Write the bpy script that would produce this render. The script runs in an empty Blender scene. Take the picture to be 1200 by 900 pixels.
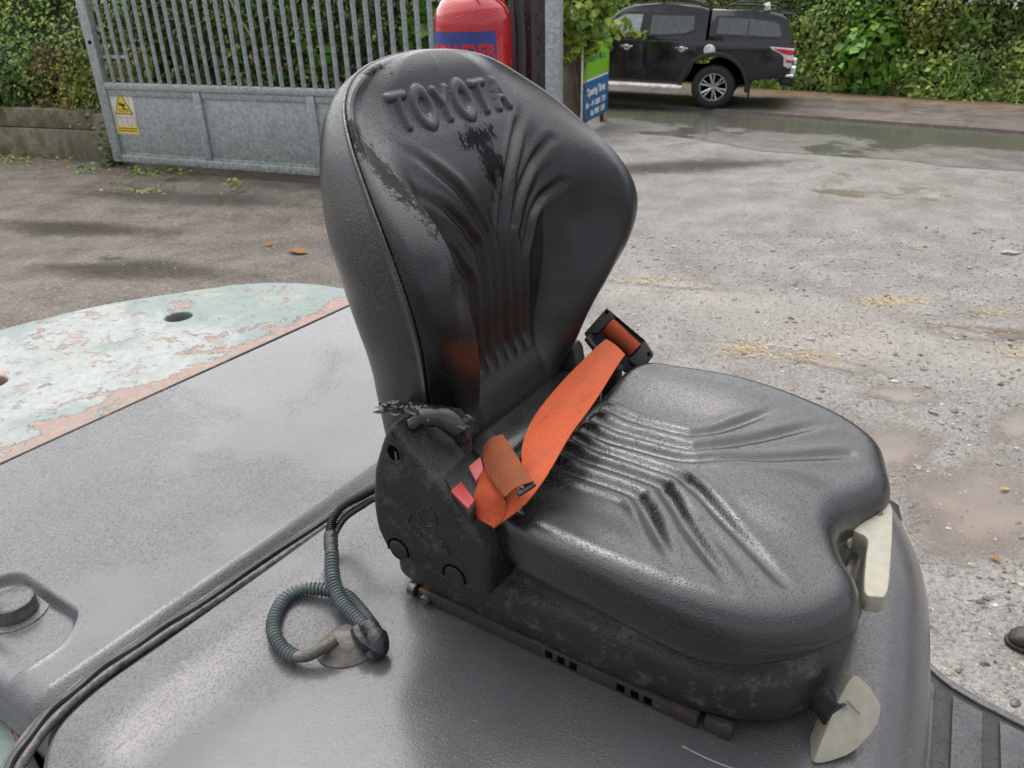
import bpy, bmesh, math, random
import numpy as np
from mathutils import Vector, Matrix, Euler
R_ = math.radians
C = bpy.context.scene.collection
sc = bpy.context.scene
rng = np.random.default_rng(7)
random.seed(7)

# ------------------------------------------------------------------ camera
def build_camera():
    f = 940.0
    nd = Vector((50, -1850, -f)).normalized()
    up = -nd
    fw = Vector((0, 0, -1)); fw = (fw - up * fw.dot(up)).normalized()
    rt = fw.cross(up)
    M3 = Matrix((rt, fw, up))                 # camera axes -> world
    cam = bpy.data.cameras.new('camera')
    o = bpy.data.objects.new('camera', cam); C.objects.link(o)
    o.matrix_world = Matrix.Translation((0, 0, 2.25)) @ M3.to_4x4()
    cam.sensor_fit = 'HORIZONTAL'; cam.sensor_width = 36; cam.lens = 36 * f / 1200
    cam.clip_start = .05; cam.clip_end = 2000
    cam.dof.use_dof = True; cam.dof.focus_distance = 1.25; cam.dof.aperture_fstop = 13
    sc.camera = o
build_camera()

# ------------------------------------------------------------------ light
SUN_EL, SUN_AZ = R_(68), R_(-20)             # azimuth from +Y, clockwise
w = bpy.data.worlds.new('World'); sc.world = w; w.use_nodes = True
nt = w.node_tree; nt.nodes.clear()
sky = nt.nodes.new('ShaderNodeTexSky'); sky.sky_type = 'NISHITA'; sky.sun_disc = False
sky.sun_elevation = SUN_EL; sky.sun_rotation = SUN_AZ; sky.air_density = 1.0; sky.dust_density = 4.0
hsv = nt.nodes.new('ShaderNodeHueSaturation'); hsv.inputs['Saturation'].default_value = .30
bg = nt.nodes.new('ShaderNodeBackground'); bg.inputs[1].default_value = .15
ow = nt.nodes.new('ShaderNodeOutputWorld')
nt.links.new(sky.outputs[0], hsv.inputs['Color']); nt.links.new(hsv.outputs[0], bg.inputs[0]); nt.links.new(bg.outputs[0], ow.inputs[0])
sl = bpy.data.lights.new('sun', 'SUN'); sl.energy = 1.5; sl.angle = R_(120); sl.color = (1, .97, .93)
so = bpy.data.objects.new('sun', sl); C.objects.link(so)
sd = Vector((math.sin(SUN_AZ) * math.cos(SUN_EL), math.cos(SUN_AZ) * math.cos(SUN_EL), math.sin(SUN_EL)))
so.rotation_euler = sd.to_track_quat('Z', 'Y').to_euler(); so.location = (0, 0, 30)
sc.view_settings.view_transform = 'Standard'; sc.view_settings.look = 'None'
sc.view_settings.exposure = 0.78; sc.view_settings.gamma = 1

# ------------------------------------------------------------------ node helpers
class NT:
    def __init__(s, name):
        s.m = bpy.data.materials.new(name); s.m.use_nodes = True
        s.t = s.m.node_tree; s.t.nodes.clear()
        s.out = s.t.nodes.new('ShaderNodeOutputMaterial')
        s.b = s.t.nodes.new('ShaderNodeBsdfPrincipled'); s.t.links.new(s.b.outputs[0], s.out.inputs[0])
        s.tc = s.t.nodes.new('ShaderNodeTexCoord'); s.co = s.tc.outputs['Object']
    def n(s, typ, **k):
        x = s.t.nodes.new(typ)
        for a, v in k.items(): setattr(x, a, v)
        return x
    def L(s, a, b): s.t.links.new(a, b)
    def put(s, inp, v):
        if hasattr(v, 'is_linked') or isinstance(v, bpy.types.NodeSocket): s.L(v, inp)
        else:
            if inp.type == 'RGBA': v = (v, v, v, 1) if not isinstance(v, (tuple, list)) else (*v, 1)[:4]
            inp.default_value = v
    def noise(s, scale, detail=4, rough=.55, co=None, dist=0):
        x = s.n('ShaderNodeTexNoise'); x.inputs['Scale'].default_value = scale
        x.inputs['Detail'].default_value = detail; x.inputs['Roughness'].default_value = rough
        x.inputs['Distortion'].default_value = dist
        s.L(co or s.co, x.inputs['Vector']); return x.outputs['Fac']
    def vor(s, scale, feature='F1', co=None, rand=1):
        x = s.n('ShaderNodeTexVoronoi', feature=feature); x.inputs['Scale'].default_value = scale
        x.inputs['Randomness'].default_value = rand
        s.L(co or s.co, x.inputs['Vector']); return x
    def math(s, op, a, b=None, c=None, clamp=False):
        x = s.n('ShaderNodeMath', operation=op, use_clamp=clamp)
        for i, v in enumerate((a, b, c)):
            if v is not None: s.put(x.inputs[i], v)
        return x.outputs[0]
    def ramp(s, fac, a, b, lo=0., hi=1.):
        x = s.n('ShaderNodeMapRange', interpolation_type='SMOOTHSTEP'); s.put(x.inputs['Value'], fac)
        x.inputs['From Min'].default_value = a; x.inputs['From Max'].default_value = b
        x.inputs['To Min'].default_value = lo; x.inputs['To Max'].default_value = hi
        return x.outputs['Result']
    def mix(s, fac, a, b):
        x = s.n('ShaderNodeMix', data_type='RGBA'); s.put(x.inputs[0], fac); s.put(x.inputs[6], a); s.put(x.inputs[7], b)
        return x.outputs[2]
    def sep(s, co=None):
        x = s.n('ShaderNodeSeparateXYZ'); s.L(co or s.co, x.inputs[0]); return x.outputs
    def bump(s, h, dist, strength=1., prev=None):
        x = s.n('ShaderNodeBump'); x.inputs['Strength'].default_value = strength; x.inputs['Distance'].default_value = dist
        s.put(x.inputs['Height'], h)
        if prev is not None: s.L(prev, x.inputs['Normal'])
        return x.outputs[0]
    def drops(s, scale, density=.6, rmin=.18, rmax=.42):
        """rounded water beads: height 0..1"""
        v = s.vor(scale)
        sc_ = s.n('ShaderNodeSeparateColor'); s.L(v.outputs['Color'], sc_.inputs[0])
        r = s.math('MULTIPLY_ADD', sc_.outputs[0], rmax - rmin, rmin)
        on = s.math('LESS_THAN', sc_.outputs[1], density)
        q = s.math('DIVIDE', v.outputs['Distance'], r)
        h = s.math('SUBTRACT', 1., s.math('MULTIPLY', q, q), clamp=True)
        h = s.math('SQRT', h)
        return s.math('MULTIPLY', s.math('MULTIPLY', h, on), s.math('MULTIPLY', r, 2.2))
    def set(s, **k):
        names = dict(col='Base Color', rough='Roughness', metal='Metallic', spec='Specular IOR Level', coat='Coat Weight', coatr='Coat Roughness',
                     trans='Transmission Weight', alpha='Alpha', ior='IOR', sheen='Sheen Weight', emit='Emission Color', emits='Emission Strength')
        for a, v in k.items():
            if a == 'normal': s.L(v, s.b.inputs['Normal'])
            else: s.put(s.b.inputs[names[a]], v)
        return s.m

def simple(name, col, rough=.5, metal=0., var=.25, scale=12, bscale=0, bdist=.001, coat=0., drop=0, spec=.5):
    t = NT(name)
    n = t.noise(scale, 5, .6)
    c2 = tuple(c * (1 - var) for c in col); c3 = tuple(min(1, c * (1 + var)) for c in col)
    k = dict(col=t.mix(t.ramp(n, .3, .7), c2, c3), metal=metal, coat=coat, spec=spec,
             rough=t.ramp(t.noise(scale * 2.3, 3), .3, .7, max(.02, rough - .1), min(1, rough + .1)))
    nn = None
    if bscale: nn = t.bump(t.noise(bscale, 4, .6), bdist)
    if drop: nn = t.bump(t.drops(drop), .35 / drop, 1., nn)
    if nn is not None: k['normal'] = nn
    return t.set(**k)

# ------------------------------------------------------------------ object helpers
def tag(o, label=None, cat=None, group=None, kind=None):
    if label: o['label'] = label
    if cat: o['category'] = cat
    if group: o['group'] = group
    if kind: o['kind'] = kind
    return o
def thing(name, label, cat, loc=(0, 0, 0), rz=0., group=None):
    o = bpy.data.objects.new(name, None); C.objects.link(o); o.location = loc; o.rotation_euler = (0, 0, rz)
    o.empty_display_size = .1
    return tag(o, label, cat, group)
def link(name, me, mat, parent=None, smooth=True):
    o = bpy.data.objects.new(name, me); C.objects.link(o)
    if mat is not None and not me.materials: me.materials.append(mat)
    if parent is not None: o.parent = parent
    me.polygons.foreach_set('use_smooth', [smooth] * len(me.polygons)); me.update()
    return o
def from_np(name, v, f, mat, parent=None, smooth=True, flip=False):
    """v Nx3, f MxK (one K)"""
    v = np.asarray(v, dtype=np.float32); f = np.asarray(f, dtype=np.int32)
    if flip: f = f[:, ::-1].copy()
    me = bpy.data.meshes.new(name); K = f.shape[1]
    me.vertices.add(len(v)); me.vertices.foreach_set('co', v.ravel())
    me.loops.add(f.size); me.loops.foreach_set('vertex_index', f.ravel())
    me.polygons.add(len(f)); me.polygons.foreach_set('loop_start', np.arange(0, f.size, K, dtype=np.int32))
    me.update(calc_edges=True); me.validate()
    return link(name, me, mat, parent, smooth)
def grid_faces(nu, nv, closed_u=False):
    i = np.arange(nu if closed_u else nu - 1); j = np.arange(nv - 1)
    I, J = np.meshgrid(i, j, indexing='ij'); I2 = (I + 1) % nu
    return np.stack([I * nv + J, I2 * nv + J, I2 * nv + J + 1, I * nv + J + 1], -1).reshape(-1, 4)

class MB:
    def __init__(s): s.bm = bmesh.new()
    def box(s, a, b, bev=0., rot=None, seg=2):
        a = Vector(a); b = Vector(b); c = (a + b) / 2; d = b - a
        r = bmesh.ops.create_cube(s.bm, size=1.0)
        vs = r['verts']; bmesh.ops.scale(s.bm, vec=(abs(d.x), abs(d.y), abs(d.z)), verts=vs)
        if bev:
            es = list({e for v in vs for e in v.link_edges})
            q = bmesh.ops.bevel(s.bm, geom=vs + es, offset=bev, segments=seg, profile=.5, affect='EDGES')
            vs = list({v for fc in q['faces'] for v in fc.verts} | {v for v in vs if v.is_valid})
        M = Matrix.Translation(c)
        if rot is not None: M = M @ rot.to_4x4()
        bmesh.ops.transform(s.bm, matrix=M, verts=vs); return s
    def prism(s, poly, depth, M=Matrix(), bev=0.):
        """poly in local xy, extruded along local +z by depth, then M"""
        vs = [s.bm.verts.new((x, y, 0)) for x, y in poly]
        fc = s.bm.faces.new(vs)
        r = bmesh.ops.extrude_face_region(s.bm, geom=[fc])
        nv = [g for g in r['geom'] if isinstance(g, bmesh.types.BMVert)]
        bmesh.ops.translate(s.bm, vec=(0, 0, depth), verts=nv)
        allv = vs + nv
        if bev:
            es = list({e for v in allv for e in v.link_edges if len(e.link_faces) == 2 and e.calc_face_angle(0) > .5})
            q = bmesh.ops.bevel(s.bm, geom=es, offset=bev, segments=3, profile=.5, affect='EDGES', clamp_overlap=True)
            allv = list({v for v in allv if v.is_valid} | {v for fc in q['faces'] for v in fc.verts})
        bmesh.ops.transform(s.bm, matrix=M, verts=allv)
        return s
    def tube(s, pts, r, n=8, closed=False, caps=True):
        pts = [Vector(p) for p in pts]; rr = r if hasattr(r, '__len__') else [r] * len(pts)
        rings = []; ref = None
        for i, p in enumerate(pts):
            a = pts[(i - 1) % len(pts)] if (closed or i > 0) else p; b = pts[(i + 1) % len(pts)] if (closed or i < len(pts) - 1) else p
            t = (b - a).normalized()
            if ref is None:
                ref = t.orthogonal().normalized()
            ref = (ref - t * ref.dot(t)).normalized(); bi = t.cross(ref)
            rings.append([s.bm.verts.new(p + (ref * math.cos(k * 2 * math.pi / n) + bi * math.sin(k * 2 * math.pi / n)) * rr[i]) for k in range(n)])
        m = len(rings)
        for i in range(m if closed else m - 1):
            A, B = rings[i], rings[(i + 1) % m]
            for k in range(n): s.bm.faces.new((A[k], A[(k + 1) % n], B[(k + 1) % n], B[k]))
        if caps and not closed:
            s.bm.faces.new(rings[0][::-1]); s.bm.faces.new(rings[-1])
        return s
    def lathe(s, prof, n=32, M=Matrix()):
        """prof (r,z) list, axis z"""
        rings = []; new = []
        for r, z in prof:
            if r < 1e-6: v = s.bm.verts.new((0, 0, z)); rings.append([v]); new.append(v)
            else:
                q = [s.bm.verts.new((r * math.cos(k * 2 * math.pi / n), r * math.sin(k * 2 * math.pi / n), z)) for k in range(n)]
                rings.append(q); new += q
        for A, B in zip(rings, rings[1:]):
            for k in range(n):
                k2 = (k + 1) % n
                if len(A) == 1 and len(B) == 1: continue
                if len(A) == 1: s.bm.faces.new((A[0], B[k2], B[k]))
                elif len(B) == 1: s.bm.faces.new((A[k], A[k2], B[0]))
                else: s.bm.faces.new((A[k], A[k2], B[k2], B[k]))
        bmesh.ops.transform(s.bm, matrix=M, verts=new); return s
    def mesh(s, name):
        bmesh.ops.recalc_face_normals(s.bm, faces=s.bm.faces[:])
        me = bpy.data.meshes.new(name); s.bm.to_mesh(me); s.bm.free(); return me
    def build(s, name, mat, parent=None, smooth=True, angle=40):
        me = s.mesh(name); o = link(name, me, mat, parent, smooth)
        if smooth: me.set_sharp_from_angle(angle=R_(angle))
        return o

def rot_to(axis):
    return Vector((0, 0, 1)).rotation_difference(Vector(axis).normalized()).to_matrix().to_4x4()
def catmull(P, n=8, closed=False):
    P = [np.array(p, float) for p in P]; out = []
    m = len(P); rngi = range(m) if closed else range(m - 1)
    for i in rngi:
        g = lambda k: P[k % m] if closed else P[min(max(k, 0), m - 1)]
        p0, p1, p2, p3 = g(i - 1), g(i), g(i + 1), g(i + 2)
        for k in range(n):
            t = k / n
            out.append(.5 * (2 * p1 + (p2 - p0) * t + (2 * p0 - 5 * p1 + 4 * p2 - p3) * t * t + (3 * p1 - p0 - 3 * p2 + p3) * t ** 3))
    if not closed: out.append(P[-1])
    return np.array(out)
def sstep(a, b, x):
    t = np.clip((x - a) / (b - a), 0, 1); return t * t * (3 - 2 * t)
def interp(tab, x): return np.interp(x, [p[0] for p in tab], [p[1] for p in tab])
def sinterp(tab, x):
    """smooth (catmull) table lookup"""
    d = catmull(tab, 12); o = np.argsort(d[:, 0], kind='stable'); return np.interp(x, d[o, 0], d[o, 1])
def seg_dist(px, py, path):
    best = np.full(px.shape, 1e9)
    P = np.asarray(path, float)
    for a, b in zip(P[:-1], P[1:]):
        d = b - a; L2 = (d * d).sum() + 1e-12
        t = np.clip(((px - a[0]) * d[0] + (py - a[1]) * d[1]) / L2, 0, 1)
        best = np.minimum(best, (px - a[0] - t * d[0]) ** 2 + (py - a[1] - t * d[1]) ** 2)
    return np.sqrt(best)
def text_mesh(body, size, depth=.001, align='CENTER', bold=0., sx=1.):
    cu = bpy.data.curves.new('lettering', 'FONT'); cu.body = body; cu.size = size; cu.extrude = depth; cu.align_x = align; cu.align_y = 'CENTER'
    cu.offset = bold; cu.resolution_u = 3
    o = bpy.data.objects.new('lettering', cu); C.objects.link(o)
    bpy.context.view_layer.update()
    me = bpy.data.meshes.new_from_object(o.evaluated_get(bpy.context.evaluated_depsgraph_get()))
    C.objects.unlink(o); bpy.data.objects.remove(o); bpy.data.curves.remove(cu)
    if sx != 1: me.transform(Matrix.Scale(sx, 4, (1, 0, 0)))
    me.materials.clear()
    return me
def decal(name, me, mat, parent, M):
    o = link(name, me, mat, parent, False); o.matrix_local = M; return o

# ------------------------------------------------------------------ materials
def blob(t, co3, cx, cy, rx, ry, ang, wob, soft=.5):
    """soft, ragged ellipse mask laid on the ground"""
    mp = t.n('ShaderNodeMapping', vector_type='TEXTURE'); mp.inputs['Location'].default_value = (cx, cy, 0)
    mp.inputs['Rotation'].default_value = (0, 0, R_(ang)); mp.inputs['Scale'].default_value = (rx, ry, 1000)
    t.L(co3, mp.inputs['Vector'])
    x = t.n('ShaderNodeVectorMath', operation='LENGTH'); t.L(mp.outputs[0], x.inputs[0])
    return t.ramp(t.math('ADD', x.outputs['Value'], wob), 1 - soft, 1 + soft, 1, 0)

def ground_mat():
    t = NT('wet_gravel'); co = t.co
    big = t.noise(.35, 5, .6); mid = t.noise(2.2, 6, .65); fine = t.noise(38, 5, .7); grit = t.vor(75); grit2 = t.vor(32)
    left = t.ramp(t.math('ADD', t.sep()[0], t.math('MULTIPLY', big, 2.)), -.9, 2.1)     # trodden earth on the left, limestone chippings on the right
    earth = t.mix(t.ramp(mid, .3, .72), (.085, .066, .051), (.16, .135, .11))
    chip = t.mix(t.ramp(mid, .32, .7), (.175, .16, .146), (.27, .25, .232))
    base = t.mix(left, earth, chip)
    gs = t.n('ShaderNodeSeparateColor'); t.L(grit.outputs['Color'], gs.inputs[0])
    base = t.mix(t.ramp(gs.outputs[0], .55, 1., 0, .42), base, (.36, .335, .305))
    base = t.mix(t.ramp(gs.outputs[1], .6, 1., 0, .45), base, (.07, .06, .052))
    base = t.mix(t.ramp(fine, .55, .85, 0, .6), base, (.08, .066, .055))
    wob = t.math('MULTIPLY_ADD', mid, 2., -1.)
    pale = t.math('MAXIMUM', blob(t, co, 1.3, 5.9, 1.3, .3, -22, wob), blob(t, co, 2.4, 4.95, 1.2, .35, -30, wob))
    base = t.mix(t.math('MULTIPLY', pale, .4), base, (.36, .33, .295))
    pud = t.ramp(t.math('MULTIPLY_ADD', mid, -.22, big), .50, .56)
    mud = t.mix(left, (.085, .072, .057), (.18, .145, .115))
    col = t.mix(t.math('MULTIPLY', pud, .8), base, mud)
    h = t.math('MULTIPLY_ADD', grit.outputs['Distance'], -.5, fine)
    h = t.math('MULTIPLY_ADD', grit2.outputs['Distance'], -.9, h)
    dry = t.math('SUBTRACT', 1., pud)
    n1 = t.bump(t.math('MULTIPLY', h, dry), .011, 1.)
    n2 = t.bump(t.math('MULTIPLY', t.noise(14, 4, .6), dry), .03, .8, n1)
    return t.set(col=col, rough=t.mix(pud, t.ramp(mid, .3, .7, .30, .52), .08), normal=n2)

def puddle_mat(name, mud):
    """standing muddy water thinning out to bare gravel at its ragged edge"""
    t = NT(name); a = t.n('ShaderNodeAttribute', attribute_name='depth'); n = t.noise(9, 6, .7)
    k = t.ramp(t.math('MULTIPLY_ADD', n, .8, a.outputs['Fac']), .40, 1.15)
    rain = t.vor(16); rr = t.math('SINE', t.math('MULTIPLY', rain.outputs['Distance'], 36))
    nn = t.bump(t.math('MULTIPLY', rr, t.ramp(rain.outputs['Distance'], .05, .5, 1, 0)), .0007, .6)
    nn = t.bump(t.noise(7, 2, .5), .004, .3, nn)
    t.set(col=t.mix(t.ramp(t.noise(3, 4), .3, .7), tuple(c * .85 for c in mud), tuple(c * 1.12 for c in mud)), rough=.05, normal=nn, spec=.5)
    tr = t.n('ShaderNodeBsdfTransparent'); ms = t.n('ShaderNodeMixShader'); t.L(t.math('MULTIPLY', k, .55 if 'dark' in name else .9), ms.inputs[0])
    t.L(tr.outputs[0], ms.inputs[1]); t.L(t.b.outputs[0], ms.inputs[2]); t.L(ms.outputs[0], t.out.inputs[0])
    return t.m

def asphalt_mat():
    t = NT('wet_asphalt'); big = t.noise(.5, 5, .6); mid = t.noise(3, 5, .6); v = t.vor(95)
    gs = t.n('ShaderNodeSeparateColor'); t.L(v.outputs['Color'], gs.inputs[0])
    col = t.mix(t.ramp(mid, .3, .7), (.085, .08, .07), (.135, .127, .114))
    col = t.mix(t.ramp(gs.outputs[0], .7, 1., 0, .5), col, (.34, .32, .29))
    # water running along the gutter: object x runs along the road, y across it
    gut = t.ramp(t.math('ADD', t.sep()[1], t.math('MULTIPLY', t.math('SUBTRACT', t.noise(.7, 4), .5), 1.6)), -1.6, -1.2, 0, 1)
    gut = t.math('MAXIMUM', gut, t.ramp(big, .52, .6))
    col = t.mix(t.math('MULTIPLY', gut, .75), col, (.088, .086, .074))
    h = t.math('MULTIPLY', t.math('SUBTRACT', 1., v.outputs['Distance']), t.math('SUBTRACT', 1., gut))
    nn = t.bump(h, .006, 1.); nn = t.bump(t.noise(30, 3, .6), .002, .35, nn)
    return t.set(col=col, rough=t.mix(gut, t.ramp(mid, .3, .7, .32, .5), .12), normal=nn)

def pavement_mat():
    t = NT('pavement_tarmac'); mid = t.noise(2.5, 6, .65); v = t.vor(70); gs = t.n('ShaderNodeSeparateColor'); t.L(v.outputs['Color'], gs.inputs[0])
    col = t.mix(t.ramp(mid, .3, .7), (.085, .068, .06), (.15, .122, .108))
    col = t.mix(t.ramp(gs.outputs[0], .78, 1., 0, .6), col, (.33, .29, .25))
    leaf = t.ramp(t.math('ADD', t.sep()[1], t.math('MULTIPLY', t.noise(5, 5, .7), .7)), 2.35, 2.6)
    col = t.mix(t.math('MULTIPLY', leaf, t.ramp(t.noise(40, 3), .42, .6)), col, (.3, .2, .09))
    pk = t.math('MULTIPLY', t.ramp(t.noise(1.1, 5, .7), .58, .68), .5)
    col = t.mix(pk, col, (.34, .22, .17))
    nn = t.bump(t.math('SUBTRACT', 1., v.outputs['Distance']), .006)
    return t.set(col=col, rough=t.ramp(mid, .3, .7, .4, .62), normal=nn)

def leaf_mat(name, cols, trans=.25, rough=.42):
    t = NT(name); g = t.n('ShaderNodeNewGeometry'); r = g.outputs['Random Per Island']
    cr = t.n('ShaderNodeValToRGB'); e = cr.color_ramp.elements
    e[0].position = 0; e[0].color = (*cols[0], 1); e[1].position = 1; e[1].color = (*cols[-1], 1)
    for i, c in enumerate(cols[1:-1]): q = e.new((i + 1) / (len(cols) - 1)); q.color = (*c, 1)
    t.L(r, cr.inputs[0])
    big = t.noise(1.7, 3, .6)
    hs = t.n('ShaderNodeHueSaturation'); t.L(cr.outputs[0], hs.inputs['Color']); t.put(hs.inputs['Value'], t.ramp(big, .3, .7, .6, 1.6)); t.put(hs.inputs['Hue'], t.ramp(t.noise(1.1, 3, .6, co=None), .3, .7, .475, .52))
    t.set(col=hs.outputs[0], rough=rough, spec=.4)
    tr = t.n('ShaderNodeBsdfTranslucent'); t.L(hs.outputs[0], tr.inputs[0])
    ms = t.n('ShaderNodeMixShader'); ms.inputs[0].default_value = trans
    t.L(t.b.outputs[0], ms.inputs[1]); t.L(tr.outputs[0], ms.inputs[2]); t.L(ms.outputs[0], t.out.inputs[0])
    return t.m

def galv_mat():
    t = NT('galvanised_steel'); v = t.vor(34, rand=1); gs = t.n('ShaderNodeSeparateColor'); t.L(v.outputs['Color'], gs.inputs[0])
    n = t.noise(3, 5, .7); n2 = t.noise(22, 5, .7)
    col = t.mix(t.ramp(gs.outputs[0], .1, .9, .15, .85), (.26, .295, .30), (.43, .47, .475))
    col = t.mix(t.ramp(n, .45, .75, 0, .6), col, (.27, .30, .285))
    z = t.sep()[2]
    alg = t.math('MULTIPLY', t.ramp(n2, .42, .66), t.ramp(t.math('ADD', z, t.math('MULTIPLY', n, .25)), .25, .5, .8, .12))
    col = t.mix(alg, col, (.17, .165, .115))
    return t.set(col=col, rough=t.ramp(gs.outputs[1], 0, 1, .38, .6), metal=.35, normal=t.bump(n2, .0015), spec=.5)

def concrete_mat(name='mossy_concrete', moss=.7):
    t = NT(name); n = t.noise(2.2, 6, .7); f = t.noise(26, 6, .7); m = t.noise(5, 6, .7)
    col = t.mix(t.ramp(n, .3, .7), (.13, .112, .08), (.26, .235, .18))
    col = t.mix(t.ramp(f, .5, .8, 0, .6), col, (.09, .08, .062))
    col = t.mix(t.math('MULTIPLY', t.ramp(m, .44, .60), moss), col, (.095, .098, .03))
    return t.set(col=col, rough=.75, normal=t.bump(f, .012))

def hood_mat():
    t = NT('wet_grey_paint'); n = t.noise(3.2, 5, .6); n2 = t.noise(1.6, 4, .6, dist=.6)
    film = t.ramp(t.math('ADD', n2, t.math('MULTIPLY', n, .25)), .56, .70)                # where the beads have run together into a film
    col = t.mix(t.ramp(n, .3, .7), (.062, .060, .064), (.080, .078, .083))
    col = t.mix(t.math('MULTIPLY', t.ramp(t.noise(45, 5, .75), .6, .75), .5), col, (.2, .19, .18))
    d = t.math('ADD', t.drops(250, .9, .26, .5), t.math('MULTIPLY', t.drops(520, .8, .25, .5), .5))
    d = t.math('MULTIPLY', d, t.math('SUBTRACT', 1., t.math('MULTIPLY', film, .8)))
    nn = t.bump(t.noise(260, 2, .5), .0002, .5)
    nn = t.bump(d, .0011, 1., nn)
    nn = t.bump(t.noise(5, 3, .5), .006, .4, nn)
    rough = t.mix(t.ramp(d, .02, .12), t.mix(film, .42, .2), .08)
    return t.set(col=col, rough=rough, normal=nn, coat=.55, coatr=.2, spec=.55)

def vinyl_mat(name='wet_black_vinyl', worn=.0, beads=1.0, streaks=False, c0=(.0045, .0047, .0053), c1=(.0085, .0087, .0096), r0=.20, r1=.33, spec=.95):
    t = NT(name); n = t.noise(7, 5, .65); f = t.noise(900, 2, .5); lea = t.vor(420)
    col = t.mix(t.ramp(n, .3, .7), c0, c1)
    dust = t.math('MULTIPLY', t.ramp(t.noise(28, 5, .75), .55, .75), worn)
    col = t.mix(dust, col, (.085, .072, .058))
    # trails where rain has run: smooth, streaked along the drip
    mp = t.n('ShaderNodeMapping'); mp.inputs['Scale'].default_value = (1, 1, .22); t.L(t.co, mp.inputs[0])
    trail = t.ramp(t.noise(24, 6, .75, co=mp.outputs[0]), .72, .78)
    trail = t.math('MULTIPLY', trail, t.ramp(t.noise(5, 3), .5, .6))
    if streaks:                                   # where the rain has run off: round the name and down the near flank
        sm = None; mp2 = t.n('ShaderNodeMapping'); mp2.inputs['Scale'].default_value = (1, 1, .3); t.L(t.co, mp2.inputs[0]); wn = t.math('MULTIPLY_ADD', t.noise(105, 6, .82, co=mp2.outputs[0]), 5., -2.5)
        for c_, r_ in (((-.035, -.221, .675), (.2, .018, .085)), ((-.06, -.13, .778), (.2, .035, .008)), ((-.05, .020, .672), (.2, .042, .014)), ((-.03, .03, .638), (.2, .022, .042))):
            m_ = t.n('ShaderNodeMapping', vector_type='TEXTURE'); m_.inputs['Location'].default_value = c_; m_.inputs['Scale'].default_value = r_; t.L(t.co, m_.inputs['Vector'])
            x_ = t.n('ShaderNodeVectorMath', operation='LENGTH'); t.L(m_.outputs[0], x_.inputs[0])
            b_ = t.ramp(t.math('ADD', x_.outputs['Value'], wn), .75, 1.2, 1, 0); sm = b_ if sm is None else t.math('MAXIMUM', sm, b_)
        trail = t.math('MAXIMUM', trail, sm)
    if streaks: col = t.mix(t.ramp(t.math('MULTIPLY_ADD', n, .3, t.sep()[2]), .70, .88), col, (.034, .035, .037))      # pale sheen of fine droplets painted into the colour near the top
    col = t.mix(trail, col, (.003, .003, .0034))  # wet trails blackened in colour to stand for the dark they mirror
    d = t.math('ADD', t.drops(430, .7, .2, .48), t.math('MULTIPLY', t.drops(150, .14, .15, .35), .7))
    d = t.math('MULTIPLY', t.math('MULTIPLY', d, beads), t.math('SUBTRACT', 1., trail))
    nn = t.bump(t.math('SUBTRACT', 1., lea.outputs['Distance']), .00022, .8)
    nn = t.bump(f, .00012, .6, nn)
    nn = t.bump(d, .0008, .8, nn)
    rough = t.mix(trail, t.ramp(n, .3, .7, r0, r1), .07)
    return t.set(col=col, rough=rough, normal=nn, spec=t.math('MULTIPLY_ADD', trail, -.85 * spec, spec) if streaks else spec)

def plastic_mat(name='rough_black_plastic', col=(.012, .0123, .0135), dirt=.35, rough=.48):
    t = NT(name); n = t.noise(9, 6, .7); g = t.vor(300); f = t.noise(160, 4, .7)
    c = t.mix(t.ramp(n, .3, .7), tuple(x * .75 for x in col), tuple(x * 1.35 for x in col))
    c = t.mix(t.math('MULTIPLY', t.ramp(t.math('ADD', t.noise(30, 6, .75), t.math('MULTIPLY', n, .3)), .66, .85), dirt), c, (.13, .112, .09))
    nn = t.bump(t.math('ADD', t.math('SUBTRACT', 1., g.outputs['Distance']), f), .0009, .8)
    nn = t.bump(t.drops(240, .5, .15, .4), .0012, .8, nn)
    return t.set(col=c, rough=t.ramp(n, .3, .7, rough - .12, rough + .12), normal=nn)

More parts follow.
